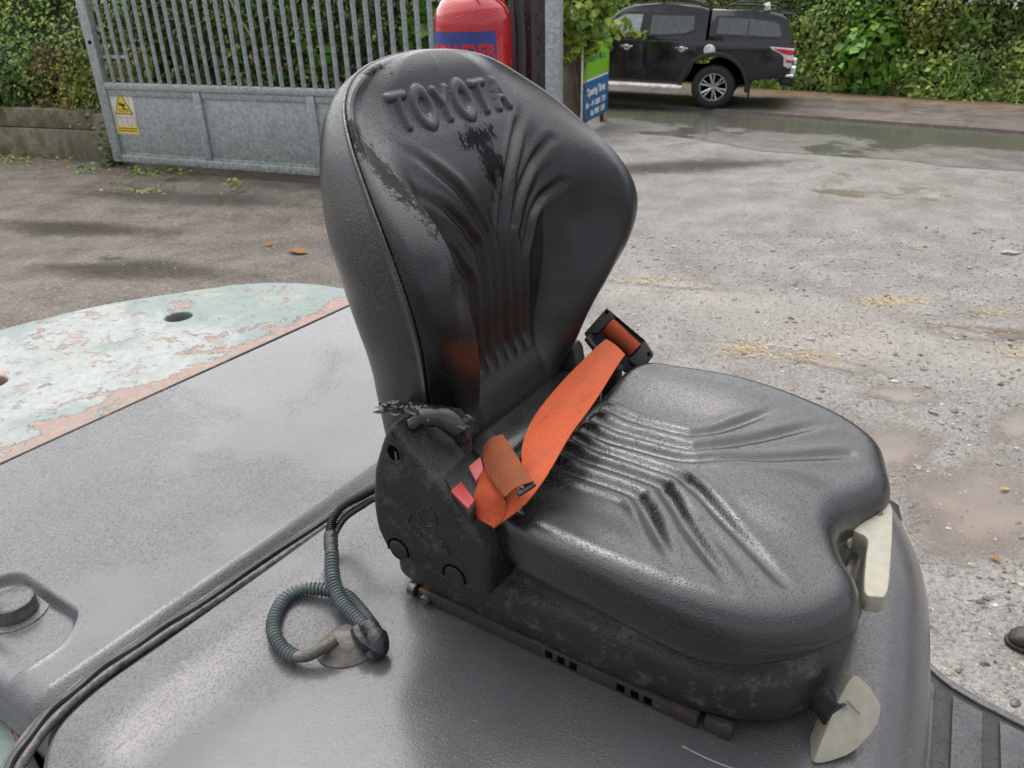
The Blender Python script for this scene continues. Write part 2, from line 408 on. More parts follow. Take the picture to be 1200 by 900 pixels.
def peeling_mat():
    t = NT('peeling_teal_paint'); x, y, z = t.sep()
    n = t.noise(4.5, 7, .68, dist=.5); m = t.noise(11, 7, .72, dist=.4); f = t.noise(60, 5, .7); n3 = t.noise(3.1, 5, .6)
    teal = t.mix(t.ramp(m, .3, .7), (.12, .165, .152), (.17, .22, .205))
    white = t.mix(t.ramp(f, .3, .7), (.215, .235, .23), (.31, .33, .32))
    pink = t.mix(t.ramp(f, .3, .7), (.22, .14, .11), (.30, .205, .165))
    # undercoat shows through the middle, teal survives at the far end and along the rim
    a = t.math('ADD', t.math('MULTIPLY', n, 1.0), t.math('MULTIPLY', t.ramp(y, .2, .62, 0, 1), .38))
    rim = t.ramp(x, -1.62, -1.75, 0, .25)
    a = t.math('ADD', a, rim)
    tm = t.ramp(a, .50, .66)
    col = t.mix(tm, white, teal)
    e = t.ramp(x, -1.12, -1.0, 0, .19)                    # primer along the edge next the hood
    pk = t.ramp(t.math('ADD', t.math('ADD', t.math('MULTIPLY', m, .8), t.math('MULTIPLY', n3, .3)), e), .635, .655)
    col = t.mix(pk, col, pink)
    ol = t.math('ADD', t.math('ADD', t.math('MULTIPLY', t.noise(24, 6, .72, dist=.8), .85), t.math('MULTIPLY', n3, .15)), 0.)
    chip = t.ramp(ol, .585, .60)
    col = t.mix(chip, col, (.36, .2, .14))
    col = t.mix(t.ramp(t.noise(3.3, 6, .7), .42, .68, 0, .55), col, (.20, .205, .175)); col = t.mix(t.ramp(t.noise(38, 6, .75), .58, .66, 0, .8), col, (.19, .235, .215))
    och = t.math('MULTIPLY', t.ramp(t.noise(7, 6, .7), .56, .66), t.ramp(y, .1, .4, .15, .8))
    col = t.mix(t.math('MULTIPLY', och, .55), col, (.36, .31, .15))
    hgt = t.math('ADD', t.math('MULTIPLY', tm, .5), t.math('SUBTRACT', 1., t.math('MAXIMUM', pk, chip)))
    nn = t.bump(hgt, .0016, 1.); nn = t.bump(f, .0008, .6, nn); nn = t.bump(t.drops(230, .4, .15, .4), .001, .7, nn)
    return t.set(col=col, rough=t.mix(pk, .38, .6), normal=nn)

def belt_mat(name, col, col2, fray=.0):
    t = NT(name); w_ = t.n('ShaderNodeTexWave', wave_type='BANDS', bands_direction='DIAGONAL'); w_.inputs['Scale'].default_value = 120; t.L(t.co, w_.inputs['Vector'])
    n = t.noise(22, 6, .7); c = t.mix(t.ramp(n, .42, .75), col, col2)
    c = t.mix(t.math('MULTIPLY', t.ramp(t.noise(55, 5, .75), .6, .75), .45), c, tuple(x * .45 for x in col))
    c = t.mix(t.ramp(t.noise(260, 3, .6), .45, .7, 0, .35), c, tuple(x * .5 for x in col)); mp = t.n('ShaderNodeMapping'); mp.inputs['Rotation'].default_value = (0, 0, .9); mp.inputs['Scale'].default_value = (1, .12, 1); t.L(t.co, mp.inputs[0])
    c = t.mix(t.ramp(t.noise(60, 4, .7, co=mp.outputs[0]), .52, .72, 0, .5), c, tuple(x * .42 for x in col))
    return t.set(col=c, rough=.7, spec=.25, normal=t.bump(t.math('ADD', w_.outputs['Fac'], t.noise(420, 2)), .0004))

M = dict(
    puddle=puddle_mat('muddy_water', (.165, .13, .102)), puddle_dark=puddle_mat('dark_muddy_water', (.075, .064, .05)),
    ground=ground_mat(), asphalt=asphalt_mat(), pavement=pavement_mat(), galv=galv_mat(), concrete=concrete_mat(), pier=concrete_mat('pale_concrete', .25),
    hood=hood_mat(), vinyl=vinyl_mat(), vinyl_back=vinyl_mat('streaked_black_vinyl', 0., 1., True, (.0035, .0036, .004), (.0065, .0066, .0072), .24, .35, .55), vinyl_worn=vinyl_mat('scuffed_black_vinyl', .5, .7), plastic=plastic_mat(), base_plastic=plastic_mat('dusty_black_plastic', (.017, .017, .0165), .75, .5),
    peel=peeling_mat(), belt=belt_mat('orange_webbing', (.48, .088, .030), (.40, .088, .036)), belt_old=belt_mat('frayed_brown_webbing', (.25, .065, .022), (.15, .06, .03)),
    belt_dark=belt_mat('red_rolled_webbing', (.36, .055, .018), (.27, .055, .022)),
    leaf_dark=leaf_mat('dark_hedge_leaves', [(.03, .06, .016), (.06, .115, .025), (.11, .175, .04), (.15, .19, .052)]),
    leaf_mid=leaf_mat('bank_leaves', [(.075, .15, .025), (.18, .31, .045), (.28, .43, .075), (.36, .42, .14), (.21, .35, .065)]),
    leaf_bright=leaf_mat('bright_leaves', [(.06, .17, .025), (.11, .27, .03), (.16, .34, .05)]),
    leaf_yellow=leaf_mat('yellow_green_leaves', [(.12, .17, .025), (.2, .25, .035), (.27, .28, .06), (.16, .2, .04)]),
    leaf_rust=leaf_mat('rusty_leaves', [(.07, .09, .02), (.16, .13, .035), (.2, .12, .04), (.10, .11, .03)]),
    leaf_ivy=leaf_mat('ivy_leaves', [(.09, .17, .025), (.17, .29, .04), (.27, .38, .06), (.33, .40, .09), (.15, .25, .04)], .35),
    flower=simple('white_flower', (.62, .64, .55), .7), pink=simple('pink_petal', (.72, .09, .26), .6),
    twig=simple('brown_twig', (.10, .075, .05), .8), hedge_shade=simple('hedge_depth_shade', (.03, .036, .016), .95, var=.5, scale=6),  # near-black green painted for the shade deep inside the hedges
    red=simple('red_gloss_paint', (.46, .012, .02), .22, coat=.6, var=.12, drop=160), blue=simple('blue_label', (.035, .055, .24), .35, var=.1),
    redtext=simple('red_print', (.55, .02, .03), .4), pillar=simple('dark_brown_paint', (.022, .015, .016), .35, var=.3, scale=20, drop=170),
    white=simple('white_sheet', (.62, .60, .55), .4, var=.12, scale=14), yellow=simple('yellow_print', (.74, .55, .015), .4, var=.08), black=simple('black_print', (.02, .02, .02), .5),
    lime=simple('lime_banner', (.26, .62, .02), .45, var=.06), bblue=simple('blue_banner', (.012, .13, .32), .45, var=.06), bwhite=simple('white_print', (.8, .8, .8), .45), teal_print=simple('teal_print', (.01, .22, .2), .45),
    carpaint=simple('black_car_paint', (.006, .006, .007), .22, coat=.5, var=.3, scale=3), glass=simple('tinted_glass', (.075, .082, .083), .06, var=.2, spec=.8), glass2=simple('clear_side_glass', (.27, .32, .31), .06, var=.15, spec=.9),
    chrome=simple('chrome', (.8, .8, .8), .12, 1.), tyre=simple('tyre_rubber', (.022, .022, .022), .75, bscale=90, bdist=.002), alloy=simple('alloy_silver', (.55, .55, .56), .28, .85), trim=simple('black_trim', (.02, .02, .021), .6),
    redlens=simple('red_lens', (.55, .012, .02), .1, coat=.8), clearlens=simple('clear_lens', (.65, .65, .66), .1, coat=.8), silver=simple('silver_board', (.8, .79, .76), .4, .0),
    rubber=simple('black_rubber', (.02, .02, .021), .5, var=.3, bscale=120, bdist=.0006, drop=260), capmat=simple('weathered_rubber_cap', (.075, .072, .072), .28, var=.35, scale=60, bscale=70, bdist=.003),
    matrub=None, hose=simple('grey_conduit', (.085, .105, .107), .4, var=.3, scale=30), wire=simple('black_conduit', (.022, .022, .024), .4, var=.3, scale=40), tape=simple('black_tape', (.018, .018, .02), .35, var=.4, scale=60, bscale=160, bdist=.002),
    cream=simple('cream_plastic', (.29, .275, .215), .42, var=.1, scale=55, bscale=120, bdist=.0004), bolt=simple('dull_bolt', (.12, .11, .10), .4, .7, scale=60),
    rust=None, metal_dark=simple('dark_oily_steel', (.04, .037, .035), .5, .4, var=.4, scale=40, bscale=150, bdist=.001), redplastic=simple('faded_red_plastic', (.36, .032, .032), .4, var=.15, scale=50), gromm=simple('dirty_beige_rubber', (.085, .075, .062), .5, var=.4, scale=40, bscale=110, bdist=.002),
    void=simple('dark_cavity', (.004, .004, .004), 1., spec=.0), boot=simple('muddy_leather', (.035, .024, .017), .45, var=.5, scale=25, bscale=60, bdist=.004), stone=None, deadleaf=simple('dead_leaf', (.42, .22, .07), .6, var=.3, scale=40), strawm=simple('straw', (.6, .45, .2), .7, var=.25),
    glossedge=None,
)
def rust_rail():
    t = NT('rusty_rail'); n = t.noise(14, 6, .72); c = t.mix(t.ramp(n, .55, .66), (.022, .021, .020), (.21, .08, .026))
    c = t.mix(t.ramp(t.noise(50, 5, .7), .5, .7, 0, .6), c, (.05, .03, .02))
    return t.set(col=c, rough=.7, normal=t.bump(t.noise(90, 5), .002))
M['rust'] = rust_rail()
def mat_rub():
    t = NT('wet_ribbed_rubber'); n = t.noise(6, 5, .7); c = t.mix(t.ramp(n, .35, .7), (.04, .041, .044), (.10, .102, .108))
    c = t.mix(t.ramp(t.noise(40, 6, .75), .62, .74, 0, .7), c, (.26, .255, .24))
    return t.set(col=c, rough=t.ramp(n, .35, .65, .22, .5), normal=t.bump(t.noise(150, 4, .7), .0015, 1., t.bump(t.drops(170, .5), .0015)))
M['matrub'] = mat_rub()
M['old_teal'] = simple('old_teal_paint', (.11, .15, .145), .5, var=.3, scale=9, bscale=40, bdist=.002, drop=220)
def stone_mat():
    t = NT('gravel_stone'); g = t.n('ShaderNodeNewGeometry'); r = g.outputs['Random Per Island']
    c = t.mix(t.ramp(r, 0, .6), (.09, .078, .068), (.24, .215, .19)); c = t.mix(t.ramp(r, .8, 1.), c, (.42, .39, .35))
    return t.set(col=c, rough=.35, normal=t.bump(t.noise(60, 4), .003))
M['stone'] = stone_mat()
# ------------------------------------------------------------------ setting
def poly_sheet(name, pts, z, mat, kind='structure', thick=0.):
    mb = MB()
    if thick: mb.prism(pts, thick, Matrix.Translation((0, 0, z - thick)), .01)
    else:
        mb.bm.faces.new([mb.bm.verts.new((x, y, z)) for x, y in pts])
    o = mb.build(name, mat, None, False); tag(o, kind=kind); return o
poly_sheet('yard_ground', [(-400, -400), (400, -400), (400, 400), (-400, 400)], 0., M['ground'])['label'] = 'wet gravel yard with muddy puddles'
# road and pavement share a frame: x along the kerb (to the right, towards us), y across, away from us
KA = Vector((1.998, 16.293, 0)); KD = (Vector((7.601, 12.044, 0)) - KA).normalized(); KN = Vector((-KD.y, KD.x, 0))
if KN.y < 0: KN = -KN
KROT = math.atan2(KD.y, KD.x)
def kpt(u, v, z=0): return KA + KD * u + KN * v + Vector((0, 0, z))
def strip(name, u0, u1, v0, v1, z, mat, lab, thick=0., wob=0., rise=0.):
    us = np.linspace(u0, u1, 160); mb = MB(); top = []
    n1 = sum(np.sin(us * f_ + p_) * a_ for f_, p_, a_ in ((.9, .3, .5), (2.3, 1.2, .3), (5.1, 2.2, .15))) * wob
    a = [(u, v0 + d) for u, d in zip(us, n1)]; b = [(u, v1) for u in us]
    Z = lambda x: z + rise * max(0., 1.5 - x)
    va = [mb.bm.verts.new((x, y, Z(x))) for x, y in a]; vb = [mb.bm.verts.new((x, y, Z(x))) for x, y in b]
    for i in range(len(us) - 1): mb.bm.faces.new((va[i], va[i + 1], vb[i + 1], vb[i]))
    if thick:
        vc = [mb.bm.verts.new((x, y - .012, z - thick)) for x, y in a]
        for i in range(len(us) - 1): mb.bm.faces.new((vc[i], vc[i + 1], va[i + 1], va[i]))
    o = mb.build(name, mat, None, False); o.location = KA; o.rotation_euler = (0, 0, KROT)
    tag(o, lab, kind='structure'); return o
strip('road', -45, 45, -2.7, .05, .004, M['asphalt'], 'wet asphalt road along the pavement', 0, .35)
strip('pavement', -45, 45, 0, 3.2, .055, M['pavement'], 'brown tarmac pavement below the hedge bank', .06, .02, .04)

def vnoise(seed, k=9, fmin=.4, fmax=4.):
    r = np.random.default_rng(seed); fs = r.uniform(fmin, fmax, k); a = r.uniform(0, 2 * np.pi, k); ph = r.uniform(0, 6.28, k)
    fx, fy = fs * np.cos(a), fs * np.sin(a); am = 1 / fs ** .6; am /= am.sum()
    return lambda x, y: sum(am[i] * np.sin(fx[i] * x + fy[i] * y + ph[i]) for i in range(k)) * 1.8
def puddle(label, cx, cy, rx, ry, ang, mat='puddle', seed=0, z=.004):
    nz = vnoise(100 + seed, 8, 1., 4.); na, nr = 72, 10; V = []; D = []
    for i in range(nr + 1):
        for k in range(na):
            a = k * 2 * np.pi / na; q = i / nr; R0 = 1 + .3 * nz(math.cos(a) * 1.6, math.sin(a) * 1.6)
            x, y = rx * q * R0 * math.cos(a), ry * q * R0 * math.sin(a); c, s_ = math.cos(R_(ang)), math.sin(R_(ang))
            V.append((x * c - y * s_, x * s_ + y * c, 0)); D.append(1 - q)
    F = grid_faces(nr + 1, na); i = np.arange(nr)
    F2 = np.stack([i * na + na - 1, (i + 1) * na + na - 1, (i + 1) * na, i * na], -1)
    o = from_np('puddle', V, np.concatenate([F, F2]), M[mat], None, True); o.location = (cx, cy, z)
    at = o.data.attributes.new('depth', 'FLOAT', 'POINT'); at.data.foreach_set('value', np.array(D, dtype=np.float32))
    if o.data.polygons[0].normal.z < 0: o.data.flip_normals()
    return tag(o, label, kind='structure')
def foliage(name, P, N, size, mat, parent=None, asp=.62, fold=.22, jit=.9, seed=1, droop=.25):
    """many small folded leaf blades; P points, N outward normals, size array"""
    r = np.random.default_rng(seed); k = len(P); P = np.asarray(P); N = np.asarray(N)
    nn = N + r.normal(size=(k, 3)) * jit * .55; nn[:, 2] += .25; nn /= np.linalg.norm(nn, axis=1)[:, None]
    d = r.normal(size=(k, 3)); d[:, 2] -= droop; d -= nn * (d * nn).sum(1)[:, None]; d /= np.linalg.norm(d, axis=1)[:, None]
    s = np.cross(nn, d); sz = np.asarray(size)[:, None]
    a = P; tip = P + d * sz; mid = P + d * sz * .45; l = mid + s * sz * asp * .5 + nn * sz * fold * .4; rr = mid - s * sz * asp * .5 + nn * sz * fold * .4
    V = np.stack([a, l, tip, rr], 1).reshape(-1, 3)
    i = np.arange(k)[:, None] * 4
    F = np.concatenate([i + np.array([[0, 2, 1]]), i + np.array([[0, 3, 2]])], 0)
    return from_np(name, V, F, mat, parent, True)
def bank(origin, ang, u0, u1, h, lean, amp, seed, base_z=0., step=.12):
    """lumpy hedge face: returns surface function (u,h)->point, normal; frame x along, face looks to local -y"""
    nz = vnoise(seed, 12, .8, 6.); nz2 = vnoise(seed + 5, 12, 5., 13.)
    d = np.array([math.cos(ang), math.sin(ang), 0]); n = np.array([math.sin(ang), -math.cos(ang), 0]); o = np.array(origin)
    def S(u, t):
        off = amp * nz(u, t * 1.2) + amp * .35 * nz2(u, t) - lean * t + .25 * np.exp(-(t / .35) ** 2)*0
        return o + u[..., None] * d + off[..., None] * n + np.stack([0 * t, 0 * t, base_z + t], -1)
    def nrm(u, t):
        e = .03; a = S(u + e, t) - S(u - e, t); b = S(u, t + e) - S(u, t - e); q = np.cross(a, b); q /= np.linalg.norm(q, axis=-1)[..., None]
        q *= np.sign((q @ n))[..., None]; return q
    return S, nrm, (u0, u1, h)
def bank_shell(name, B, mat, parent, inset=.12, depth=1.2, step=.16):
    S, nrm, (u0, u1, h) = B; us = np.arange(u0, u1 + step, step); ts = np.arange(-.05, h + step, step)
    U, T = np.meshgrid(us, ts, indexing='ij'); P = S(U, T) - nrm(U, T) * inset
    # wrap over the top and down the back so that it is a solid mass
    back = P[:, -1:, :] - nrm(U, T)[:, -1:, :] * depth; back[..., 2] = P[:, -1:, 2] - .1
    low = back.copy(); low[..., 2] = P[:, :1, 2]
    P = np.concatenate([P, back, low], 1)
    nu, nv = P.shape[:2]
    return from_np(name, P.reshape(-1, 3), grid_faces(nu, nv), mat, parent, True)
def scatter(B, k, seed, u=None, t=None, spread=.07, pw=1.):
    S, nrm, (u0, u1, h) = B; r = np.random.default_rng(seed)
    uu = r.uniform(*(u or (u0, u1)), k); tt = (t or (0, h))[0] + ((t or (0, h))[1] - (t or (0, h))[0]) * r.uniform(0, 1, k) ** pw
    N = nrm(uu, tt); return S(uu, tt) + N * r.normal(0, spread, k)[:, None], N, r
def clump(name, lab, cat, centre, rad, k, size, mat, group=None, seed=1, stem=True, asp=.62, flat=1., parts='foliage', jit=1.):
    r = np.random.default_rng(seed); c = np.array(centre); g = thing(name, lab, cat, (c[0], c[1], max(0., c[2] - rad[2])), 0, group)
    q = r.normal(size=(k, 3)); q /= np.linalg.norm(q, axis=1)[:, None]
    nz = vnoise(seed + 3, 8, 2, 6)
    rr = (.55 + .45 * r.uniform(0, 1, k) ** .5) * (1 + .28 * nz(q[:, 0] * 2 + q[:, 2], q[:, 1] * 2 - q[:, 2]))
    P = q * rr[:, None] * np.array(rad) + np.array([0, 0, c[2] - g.location.z])
    foliage(parts, P, q, r.uniform(size[0], size[1], k), mat, g, asp=asp, seed=seed + 1, jit=jit)
    if stem:
        mb = MB()
        for i in range(7):
            a = r.uniform(0, 6.28); e = np.array([math.cos(a) * rad[0] * .6, math.sin(a) * rad[1] * .6, rad[2] * r.uniform(.5, 1.3)])
            mb.tube([(0, 0, -.02), tuple(e * .5 + np.array([0, 0, .1])), tuple(e)], [.014, .01, .005], 5)
        mb.build('stems', M['twig'], g)
    return g

puddle('small pinkish round puddle in the gravel right of the seat', 2.27, 4.15, .27, .17, 0, seed=1)
puddle('large pinkish puddle close to the front of the seat', 2.15, 3.0, .62, .42, 55, seed=2)
puddle('pinkish puddle arm reaching behind the cushion', 1.95, 3.55, .45, .25, 40, seed=3, z=.006)
puddle('narrow muddy puddle beyond the seat cushion', 2.0, 4.62, .42, .12, -35, seed=4)
puddle('thin muddy puddle on the pale gravel', 1.3, 6.15, .75, .13, -18, seed=5)
puddle('brown puddle at the yard mouth right of the backrest', 2.3, 10.5, 1.7, .55, 8, 'puddle_dark', 6)
puddle('brown water lying near the low wall', -4.6, 8.3, 1.5, .4, -15, 'puddle_dark', 7)
puddle('dark puddle lying before the gate', -3.7, 9.5, 1.9, .45, -20, 'puddle_dark', 8)
puddle('small puddle at the right edge of the yard', 3.2, 5.0, .45, .16, -10, seed=9)
puddle('little puddle right of the cushion front', 2.75, 3.75, .3, .16, 30, seed=10)
puddle('dark puddle on the left of the yard', -3.4, 6.9, 1.2, .35, -10, 'puddle_dark', 11)

# right bank: behind the pavement
HB = bank(kpt(0, 3.0, .05), KROT, -22, 22, 4.6, .28, .32, 11)
hb = thing('hedge_bank', 'tall tangled green hedge bank behind the pavement and the truck', 'hedge', kpt(2, 3.0, .0))
def into(o, parent):
    o.parent = parent
    o.matrix_parent_inverse = (Matrix.Translation(parent.location) @ parent.rotation_euler.to_matrix().to_4x4()).inverted(); return o
    o.parent = parent; o.matrix_parent_inverse = Matrix.Translation(parent.location).inverted() if parent.rotation_euler.z == 0 else parent.matrix_world.inverted(); return o
into(bank_shell('bank_core', HB, M['hedge_shade'], None), hb)
P, N, r = scatter(HB, 60000, 1, u=(-8, 12), spread=.12)
szn = vnoise(300, 10, 1.2, 6.)(P[:, 0] - P[:, 1], P[:, 2] * 1.4); keep = vnoise(301, 10, 2., 9.)(P[:, 0] - P[:, 1], P[:, 2] * 1.3) > -.75; P, N, szn = P[keep], N[keep], szn[keep]
P = P + N * (.10 * np.maximum(szn, -.6))[:, None]
into(foliage('foliage', P, N, r.uniform(.045, .12, len(P)) * (1 + .55 * szn), M['leaf_mid'], None, seed=2), hb)
P, N, r = scatter(HB, 9000, 2, u=(-8, 12), spread=.16); into(tag(foliage('foliage', P, N, r.uniform(.08, .18, len(P)), M['leaf_dark'], None, seed=3), kind='stuff'), hb)
P, N, r = scatter(HB, 1500, 33, u=(-8, 12), t=(.3, 3.), spread=.1); into(foliage('grass_stalks', P + N * .12, N, r.uniform(.2, .5, len(P)), M['leaf_yellow'], None, asp=.05, seed=34, droop=-1.2), hb)
P, N, r = scatter(HB, 9000, 3, u=(-8, 12), t=(0, .7), spread=.12, pw=1.6); into(foliage('grass_fringe', P, N, r.uniform(.14, .34, len(P)), M['leaf_mid'], None, asp=.09, seed=4, droop=-.9), hb)
for ch in hb.children:
    if ch.name.startswith(('foliage', 'grass')): ch['kind'] = 'stuff'
    
def bp(u, t, out=.12):
    S, nrm, _ = HB; return (S(np.array([u]), np.array([t])) + nrm(np.array([u]), np.array([t])) * out)[0]
clump('shrub', 'bright green broad-leaved shrub right behind the tail of the black pickup', 'shrub', bp(3.9, .75), (.55, .5, .75), 750, (.14, .26), M['leaf_bright'], seed=21, asp=.8)
clump('shrub', 'small yellow-green bush beside the bright shrub on the bank', 'shrub', bp(4.9, 1.25), (.5, .4, .6), 900, (.07, .13), M['leaf_yellow'], seed=22)
clump('dock_plant', 'low broad-leaved green plant at the foot of the right bank', 'plant', bp(7.4, .42), (.45, .35, .45), 260, (.18, .34), M['leaf_bright'], seed=23, asp=.7)
clump('shrub', 'dark green thicket high in the middle of the right bank', 'shrub', bp(7.0, 1.9), (.7, .4, .6), 900, (.08, .16), M['leaf_dark'], seed=24)
clump('flowering_shrub', 'bush dotted with small white blossom high on the bank', 'shrub', bp(5.6, 2.0), (.6, .4, .45), 700, (.06, .11), M['leaf_mid'], seed=25)
P, N, r = scatter(HB, 420, 31, u=(5.0, 6.3), t=(1.55, 2.3), spread=.05)
fs = bpy.data.objects['flowering_shrub']; into(tag(foliage('blossom', P + N * .22, N, r.uniform(.03, .06, len(P)), M['flower'], None, asp=.9, seed=32), kind='stuff'), fs)
clump('shrub', 'vine with mid-green pointed leaves at the upper right of the bank', 'vine', bp(8.6, 1.55), (.6, .4, .75), 620, (.12, .22), M['leaf_bright'], seed=26, asp=.8)
clump('shrub', 'yellowish weeds at the right end of the bank foot', 'shrub', bp(8.9, .55), (.5, .35, .5), 700, (.08, .17), M['leaf_yellow'], seed=27, asp=.4)

# retaining wall and hedge at the left
WA = Vector((-5.86, 11.95, 0)); WD = (Vector((-7.75, 12.62, 0)) - WA).normalized(); WROT = math.atan2(-WD.y, -WD.x)
wl = thing('retaining_wall', 'low mossy concrete retaining wall left of the gate', 'wall', WA, WROT)
mb = MB()
mb.box((-9, -.0, -.1), (0, .28, .42), .02); mb.build('wall_block', M['concrete'], wl)
mb = MB(); mb.box((-9, .03, .425), (0, .28, .70), .03); mb.build('wall_block', M['concrete'], wl)
mb = MB(); mb.box((.004, -.02, -.1), (.34, .26, .66), .03); mb.build('wall_end', M['pier'], wl)
LH = bank(WA + Vector((math.cos(WROT), math.sin(WROT), 0)) * .4 + Vector((-math.sin(WROT), math.cos(WROT), 0)) * .25, WROT, -9, .6, 3.6, .22, .22, 41, .62)
lh = thing('overgrown_hedge', 'untrimmed green and rusty hedge spilling over the low concrete wall', 'hedge', WA)
into(bank_shell('hedge_core', LH, M['hedge_shade'], None), lh)
P, N, r = scatter(LH, 15000, 5, spread=.1, u=(-5, .6)); into(tag(foliage('foliage', P, N, r.uniform(.04, .09, len(P)), M['leaf_mid'], None, seed=6), kind='stuff'), lh)
P, N, r = scatter(LH, 2600, 7, u=(-1.5, .5), t=(-.15, .9), spread=.13); into(tag(foliage('rusty_foliage', P + N * .1, N, r.uniform(.04, .09, len(P)), M['leaf_rust'], None, seed=8), kind='stuff'), lh)
P, N, r = scatter(LH, 1800, 9, u=(-.9, .4), t=(.0, .7), spread=.13); into(tag(foliage('yellow_foliage', P + N * .12, N, r.uniform(.04, .08, len(P)), M['leaf_yellow'], None, seed=10), kind='stuff'), lh)
P, N, r = scatter(LH, 1800, 11, u=(-5, -1.4), t=(-.1, .8), spread=.1); into(tag(foliage('ivy_foliage', P + N * .1, N, r.uniform(.06, .10, len(P)), M['leaf_dark'], None, asp=.8, seed=12), kind='stuff'), lh)
def weed(label, x, y, k, s, seed, mat='leaf_bright', spr=.1, z=.05):
    r = np.random.default_rng(seed); P = np.stack([r.normal(0, spr, k), r.normal(0, spr * .6, k), np.abs(r.normal(0, z, k))], 1)
    o = foliage('weed', P, np.tile([0, -.2, 1.], (k, 1)), r.uniform(s * .6, s, k), M[mat], None, asp=.7, seed=seed); o.location = (x, y, .0)
    return tag(o, label, kind='stuff')
weed('mossy green weeds along the foot of the low concrete wall', -7.3, 12.2, 420, .06, 51, 'leaf_yellow', .5, .04)
weed('green creeper climbing between the wall end and the gate post', -5.55, 11.6, 240, .09, 52, 'leaf_dark', .1, .35)
weed('small bright weed left of the gate bottom', -5.75, 11.15, 26, .09, 53)
weed('low patch of weeds just under the left part of the gate', -4.75, 11.0, 110, .08, 54, 'leaf_yellow', .25, .03)
weed('little yellow-green sprout under the middle of the gate', -3.3, 9.75, 14, .11, 55, 'leaf_yellow', .04, .08)
weed('grassy tuft growing in the gravel before the gate', -4.5, 9.9, 60, .07, 56, 'leaf_yellow', .2, .02)
# ------------------------------------------------------------------ gate, sign, pier, banner, ivy
GA = Vector((-5.438, 11.433, 0)); GROT = R_(-23.085)
gate = thing('steel_gate', 'galvanised steel gate of upright pales over a solid sheet panel', 'gate', GA, GROT)
def gbox(name, a, b, bev=.008, mat='galv'): mb = MB(); mb.box(a, b, bev); return mb.build(name, M[mat], gate)
TOP = 2.75
gbox('stile', (.03, -.05, .10), (.185, .05, TOP)); gbox('stile', (6.40, -.05, .02), (6.56, .06, TOP + .1))
mb = MB(); mb.tube([(.115, -.049, 1.62), (.115, -.056, 1.62)], .026, 14); mb.build('hinge_hole', M['void'], gate)
gbox('bottom_rail', (.186, -.045, .10), (6.399, .04, .20)); gbox('middle_rail', (.186, -.05, 1.045), (6.399, .045, 1.125))
gbox('top_rail', (.186, -.045, TOP - .08), (6.399, .045, TOP - .001)); gbox('latch_bar', (.186, .012, 1.42), (.62, .03, 1.46), .004)
for i, (a, b) in enumerate(((.187, 1.635), (1.755, 3.355), (3.475, 5.05), (5.17, 6.398))):
    mb = MB(); mb.box((a, -.012, .201), (b, .004, 1.044), .002)
    mb.box((a + .01, -.03, .965), (b - .01, -.0125, 1.043), .004); mb.box((a + .01, -.026, .2015), (b - .01, -.0125, .225), .004)
    mb.build('sheet_panel', M['galv'], gate)
for x in (1.695, 3.415, 5.11): gbox('mullion', (x - .0595, -.043, .2005), (x + .0595, .038, 1.0445), .006)
def pale():
    mb = MB(); mb.box((-.031, -.011, 1.1255), (.031, .011, TOP - .081), .009, seg=3); mb.tube([(0, -.009, 1.13), (0, -.009, TOP - .085)], .014, 8); return mb.mesh('pale')
pm = pale()
for i in range(39):
    x = .325 + i * .1582
    if x > 6.36: break
    o = link('pale', pm, M['galv'], gate); o.location = (x, random.uniform(-.003, .003), 0); o.rotation_euler = (0, 0, random.uniform(-.06, .06))
pm.set_sharp_from_angle(angle=R_(40))

sg = thing('warning_sign', 'stained white and yellow camera warning sign fixed on the gate panel', 'sign', GA, GROT)
SC = (.392, -.013, .762); SW, SH = .41, .585
mb = MB(); mb.box((SC[0] - SW / 2, -.018, SC[2] - SH / 2), (SC[0] + SW / 2, -.0128, SC[2] + SH / 2), .002)
def signsheet():
    t = NT('stained_white_sheet'); n = t.noise(5, 6, .7); z = t.sep()
    mp = t.n('ShaderNodeMapping'); mp.inputs['Scale'].default_value = (1, 1, .18); t.L(t.co, mp.inputs[0])
    n2 = t.noise(14, 5, .7, co=mp.outputs[0])
    return t.set(col=t.mix(t.ramp(n2, .45, .7), (.66, .64, .58), (.46, .33, .22)), rough=.4)
mb.build('board', signsheet(), sg)
FR = Matrix.Translation((SC[0], -.0185, SC[2])) @ Matrix.Rotation(R_(90), 4, 'X')     # text frame: x right, y up, z to the viewer
def flat(name, poly, mat, z=.0, d=.001, M0=FR, par=sg):
    mb = MB(); mb.prism(poly, d, M0 @ Matrix.Translation((0, 0, z))); return mb.build(name, M[mat], par, False)
flat('triangle_border', [(-.16, -.03), (.16, -.03), (0, .262)], 'black', .0); flat('triangle_face', [(-.138, -.018), (.138, -.018), (0, .235)], 'yellow', .0012)
cam_poly = [(-.062, .085), (-.05, .125), (.025, .10), (.045, .115), (.055, .078), (.03, .07), (.018, .062)]
flat('camera_symbol', cam_poly, 'black', .0024)
flat('camera_symbol', [(-.005, .066), (.02, .058), (.04, .046), (.062, .05), (.064, .036), (.03, .03), (-.01, .05)], 'black', .0025)
decal('lettering', text_mesh('CCTV', .062, .0008, sx=1.15, bold=.0012), M['black'], sg, FR @ Matrix.Translation((0, .016, .0026)))
flat('yellow_strip', [(-.185, -.275), (.185, -.275), (.185, -.19), (-.185, -.19)], 'yellow', .0)
mb = MB()
for row, y in enumerate((-.214, -.246)):
    x = -.165
    while x < .15:
        wd = random.uniform(.012, .03); mb.box((x, y - .008, .0012), (min(.17, x + wd), y + .008, .002)); x += wd + .008
o = mb.build('worn_lettering', M['black'], sg, False); o.matrix_local = FR
mb = MB(); mb.box((-.16, -.075, .0001), (.16, -.072, .0008)); o = mb.build('rule_line', M['black'], sg, False); o.matrix_local = FR

